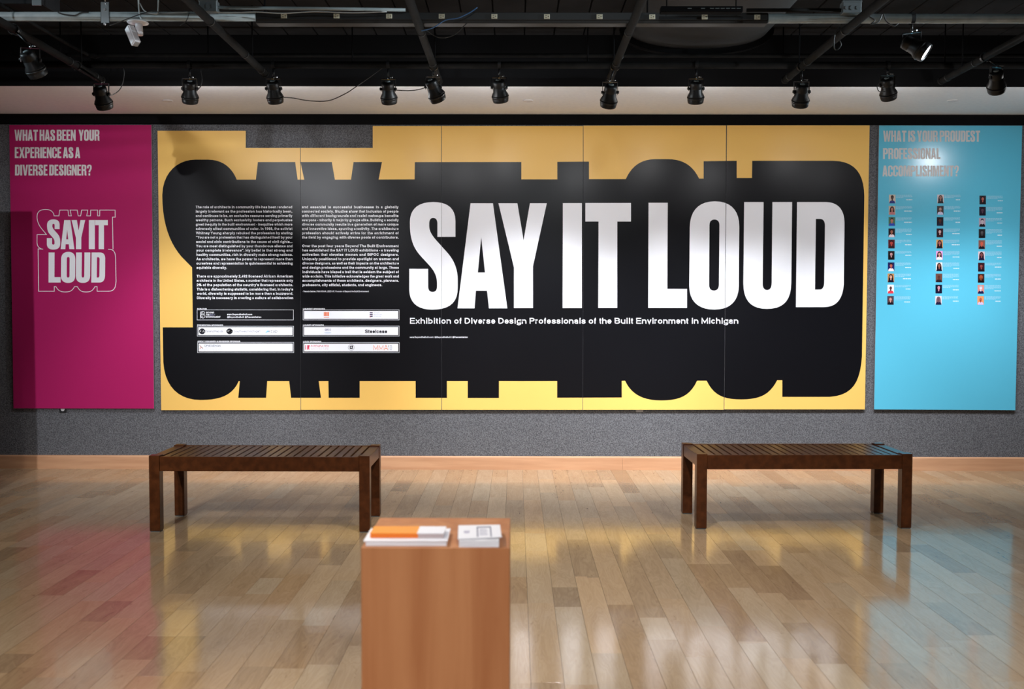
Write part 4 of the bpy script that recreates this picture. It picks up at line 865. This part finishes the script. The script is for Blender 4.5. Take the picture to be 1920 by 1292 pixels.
# hanger plates on the left pipe
a = atY(198.5, 5, 5.86)
hp = thing('pipe_hanger', (a.x, 5.86, zl(198, 50, 5.86)), 'grey steel hanger plate gripping the left pipe', 'bracket')
z_t, z_b = zl(198, 2, 5.86), zl(198, 49, 5.86)
G().box(a.x-0.026, a.x+0.026, 5.844, 5.850, z_b+0.012, z_t-0.008).build('plate', M['galv'], hp, bevel=0.006, seg=2)
G().cyl((a.x, 5.847, z_t-0.01), (a.x, 5.847, DECK), 0.004, 8).build('chain_rod', M['bolt'], hp)
for py in (7, 17.5, 45): z = zl(198, py, 5.84); G().cyl((a.x, 5.844, z), (a.x, 5.836, z), 0.007, 8).build('bolt', M['bolt'], hp)
# unit in the top left corner
a = atY(-40, -20, 6.0); b = atY(77, 7, 6.0)
ub = thing('ceiling_unit', ((a.x+b.x)/2, 6.1, b.z), 'dim grey box fixture in the extreme top left corner', 'fixture')
G().box(a.x, b.x, 6.0, 6.25, b.z, DECK).build('casing', M['black_deck'], ub, bevel=0.003)
G().box(b.x-0.05, b.x+0.002, 5.99, 6.0, b.z-0.012, b.z+0.05).build('corner_bracket', M['galv'], ub)

# ------------------------------------------------------------------ white motion sensor
t = thing('motion_sensor', (*atY(258.5, 41, 5.80)[:2], zl(258, 41, 5.80)), 'white angled sensor camera on a round canopy under the left pipe', 'sensor')
c = Vector(t.location)
G().lathe([(0.030, 0.0), (0.058, 0.004), (0.060, 0.008), (0.050, 0.013), (0.012, 0.016)], 28, Matrix.Translation(c-Vector((0, 0, 0.012)))).build('canopy', M['white_plastic'], t)
g = G(); g.lathe([(0.0215, 0), (0.0225, 0.002), (0.0195, 0.066)], 20, Matrix.Translation(c+Vector((0.006, 0, -0.076)))).build('stem', M['white_plastic'], t)
g = G(); q = c+Vector((-0.022, -0.012, -0.055)); g.lathe([(0.006, -0.02), (0.014, -0.008), (0.014, 0.008), (0.006, 0.02)], 14, Matrix.Translation(q) @ Matrix.Rotation(math.pi/2, 4, 'Y')); g.build('swivel_joint', M['white_plastic'], t)
p0_, p1_ = atY(243, 53, 5.78), atY(255, 81, 5.74); d = (p1_-p0_).normalized()
mt = Matrix.Translation((p0_+p1_)/2) @ d.to_track_quat('Z', 'Y').to_matrix().to_4x4(); hl = (p1_-p0_).length/2
G().box(-0.022, 0.022, -0.024, 0.024, -hl-0.006, hl+0.006, mt).build('sensor_body', M['white_plastic'], t, bevel=0.007, seg=3)
G().box(-0.016, 0.016, -0.016, 0.016, hl+0.0058, hl+0.0078, mt).build('sensor_window', M['grey_plastic'], t, bevel=0.0008)

# ------------------------------------------------------------------ spotlights
def can_meshes():
    """housing, bezel and lens about a local -Z axis, pivot at the origin; shared by every lamp"""
    out = {}
    def keep(key, g, m):
        o = g.build(key, m, origin=(0, 0, 0)); out[key] = o.data; bpy.data.objects.remove(o)
    g = G(); g.smooth = True
    g.lathe([(0.020, 0.052), (0.034, 0.050), (0.041, 0.043), (0.043, 0.036), (0.043, 0.004), (0.0415, 0.002), (0.0415, -0.002), (0.044, -0.006), (0.046, -0.030), (0.0575, -0.050), (0.0575, -0.056)], 28)
    keep('housing', g, M['lamp_black'])
    g = G(); g.lathe([(0.0585, -0.0562), (0.061, -0.060), (0.061, -0.066), (0.0575, -0.069), (0.0565, -0.074), (0.0580, -0.078), (0.0545, -0.098), (0.0535, -0.101), (0.050, -0.101), (0.049, -0.092)], 28)
    keep('bezel', g, M['lamp_black'])
    g = G(); g.lathe([(0.048, -0.0925), (0.030, -0.0945), (0.001, -0.0955)], 24); keep('lens', g, M['lens'])
    g = G()                                                # bracket hanging from a bolt at the top
    g.box(-0.052, 0.052, -0.009, 0.009, 0.066, 0.0695)
    for s in (-1, 1): g.box(s*0.0505-0.0016, s*0.0505+0.0016, -0.009, 0.009, -0.016, 0.068)
    keep('yoke', g, M['lamp_black'])
    g = G()
    g.cyl((0.043, 0, 0), (0.060, 0, 0), 0.010, 12)
    keep('tilt_knob', g, M['lamp_black'])
    g = G(); g.cyl((0, 0, 0.0655), (0, 0, 0.084), 0.006, 10); keep('bolt', g, M['bolt'])
    g = G(); g.cyl((0.012, -0.010, 0.078), (0.032, -0.026, 0.073), 0.0035, 8); keep('wing_screw', g, M['bolt'])
    g = G(); g.lathe([(0.0175, 0.0), (0.0175, 0.002), (0.004, 0.003)], 16, Matrix.Translation((0, 0, 0.0525))); keep('back_cap', g, M['pipe'])
    return out
CAN = can_meshes()
def lamp(P, aim, label, Q, rp=RP, along='X', yaw=0.0, beam=0.0, flood=0.0, size=70, on=True):
    """P: pivot of the can; aim: direction of the beam; Q: point on the axis of the pipe that carries it, running along X or Y"""
    t = thing('gallery_spotlight', P, label, 'spotlight', 'spotlights on the pipe grid'); aim = Vector(aim).normalized()
    q = aim.to_track_quat('-Z', 'Y'); fix = Matrix.Rotation(yaw, 3, 'Z').to_quaternion(); fix2 = Matrix.Rotation(yaw+math.pi, 3, 'Z').to_quaternion()
    for k in ('housing', 'bezel', 'lens', 'back_cap', 'yoke', 'tilt_knob', 'tilt_knob', 'bolt', 'wing_screw'):
        o = bpy.data.objects.new(k, CAN[k]); COL.objects.link(o); o.parent = t; o.rotation_mode = 'QUATERNION'
        o.rotation_quaternion = q if k in ('housing', 'bezel', 'lens', 'back_cap') else fix
        if o.name.startswith('tilt_knob') and sum(c.name.startswith('tilt_knob') for c in t.children) == 2: o.rotation_quaternion = fix2
        if k == 'lens' and not on: o.data = o.data.copy(); o.data.materials[0] = M['black_plastic']
    # C-clamp round the pipe, and the stud down to the bracket
    Q = Vector(Q); g = G(); r = rp+0.0065; n = 12; A = [math.radians(150-i*300/n) for i in range(n+1)]
    turn = Matrix.Rotation(0 if along == 'X' else math.pi/2, 4, 'Z')
    for a, b in zip(A, A[1:]):
        y0, z0, y1, z1 = r*math.sin(a), r*math.cos(a), r*math.sin(b), r*math.cos(b); L = math.hypot(y1-y0, z1-z0)
        mtx = Matrix.Translation(Q) @ turn @ Matrix.Translation((0, (y0+y1)/2, (z0+z1)/2)) @ Matrix.Rotation(math.atan2(z1-z0, y1-y0), 4, 'X')
        g.box(-0.011, 0.011, -L/2-0.001, L/2+0.001, -0.0018, 0.0018, mtx)
    top = P+Vector((0, 0, 0.083)); lo = Q+(top-Q).normalized()*(r+0.001)
    if (lo-top).length > 0.006: g.cyl(top, lo, 0.007, 8)
    g.build('pipe_clamp', M['lamp_black'], t)
    if beam: spot('spot_beam', P+aim*0.108, P+aim*2, beam, size, 1.0, 0.042, (0.90, 0.94, 1.0))
    if flood:
        gl_ = bpy.data.lights.new('soffit_fill', 'POINT'); gl_.energy = 3.0; gl_.shadow_soft_size = 0.04; go = bpy.data.objects.new('soffit_fill', gl_); COL.objects.link(go); go.location = P+aim*0.15  # added point light near the can, brightening the soffit
        spot('spot_spill', P+aim*0.110, P+aim*2, flood, 165, 1.0, 0.042, (0.97, 0.97, 1.0))
    return t
V = Vector
def wall_aim(P, X, Z): return Vector((X, D, Z))-P
def on_pipe(k, y): a, b = DP[k]; return a+(b-a)*((a.y-y)/(a.y-b.y))
LAMPS = [  # px, py, Y, aim x at wall, aim z, label
 (190, 176, 7.05, -2.75, 0.5, 'leftmost spotlight over the white soffit, above the magenta board'),
 (356, 166, 7.06, -2.75, 0.55, 'second spotlight from the left over the white soffit'),
 (513, 166, 7.06, -1.60, 0.60, 'third spotlight over the white soffit, trailing the long swagged cable'),
 (728, 167, 7.06, -0.85, 0.60, 'upright spotlight just left of the strongly tilted one'),
 (812, 163, 7.05, 0.50, 0.85, 'strongly tilted spotlight at the end of the pipe left of centre'),
 (936, 164, 7.06, 0.20, 0.60, 'spotlight at the centre of the row, above the white letter Y'),
 (1144, 173, 7.05, 0.35, 0.60, 'spotlight leaning left at the end of the pipe right of centre'),
 (1305, 166, 7.06, 1.45, 0.55, 'spotlight hanging above the white letter O'),
 (1503, 172, 7.05, 2.10, 0.55, 'spotlight under a bright bracket above the white letter D'),
 (1664, 160, 7.06, 3.50, 0.80, 'tilted spotlight above the gap between mural and cyan board'),
]
for i, (px, py, Y, ax, az, lb) in enumerate(LAMPS):
    k = {0: 0, 4: 2, 6: 3, 8: 4}.get(i)                    # hung from the end of one of the pipes that run towards the wall
    if k is not None: Y = 6.80
    P = atY(px, py, Y); a = wall_aim(P, ax, 0.22+(az-0.6)*0.6)
    Q = Vector((P.x, Y, yA)) if k is None else on_pipe(k, Y)
    lamp(P, a, lb, Q, RP, 'X' if k is None else 'Y', 0.0, WALL_BEAM*(0.75, 0.75, 0.85, 1, 1.05, 1.05, 1.35, 1.75, 2.05, 1.35)[i], WALL_FLOOD*{0: 0.15, 1: 0.7, 9: 0.8}.get(i, 1))
Y = 6.55; P = atY(1868, 146, Y); lamp(P, wall_aim(P, 4.2, 0.5), 'tilted spotlight nearest the right edge, hanging under the rightmost depth pipe', on_pipe(5, Y), RP, 'Y', 0.4, WALL_BEAM*0.8, WALL_FLOOD*0.4)
Y = 5.9; P = atY(57, 112, Y); lamp(P, V((0.25, 0.75, -1)), 'dim unlit spotlight under the leftmost depth pipe', on_pipe(0, Y), RP, 'Y', 0.2, on=False)
P = atY(2058, 164, PIPY1); lamp(P, wall_aim(P, 4.0, 0.3), 'spotlight just beyond the right edge of the photo', (P.x, PIPY1, yA), RP, 'X', 0.0, WALL_BEAM*0.8, WALL_FLOOD*3.6)
P = atY(1709, 84, PIPY2); zr = zl(1700, 35, PIPY2); lamp(P, V((0.80, -0.40, -0.62)), 'lit spotlight turned right with a glowing lens, on the right pipe', (P.x, PIPY2, zr), RP+0.003, 'X', -0.5, 40, 0, 80)

# ------------------------------------------------------------------ covers on the soffit
for px, lb in ((314, 'small white sprinkler cover on the soffit, left'), (990, 'small white sprinkler cover on the soffit, centre'), (1786, 'small white sprinkler cover on the soffit above the cyan board')):
    c = atZ(px, 188.5, SOF); g = G(); g.lathe([(0.042, 0.0), (0.042, -0.004), (0.034, -0.008), (0.030, -0.006), (0.001, -0.006)], 24, Matrix.Translation((c.x, c.y, SOF))); tag(g.build('sprinkler_cover', M['white_plastic']), lb, 'sprinkler', 'covers on the soffit')
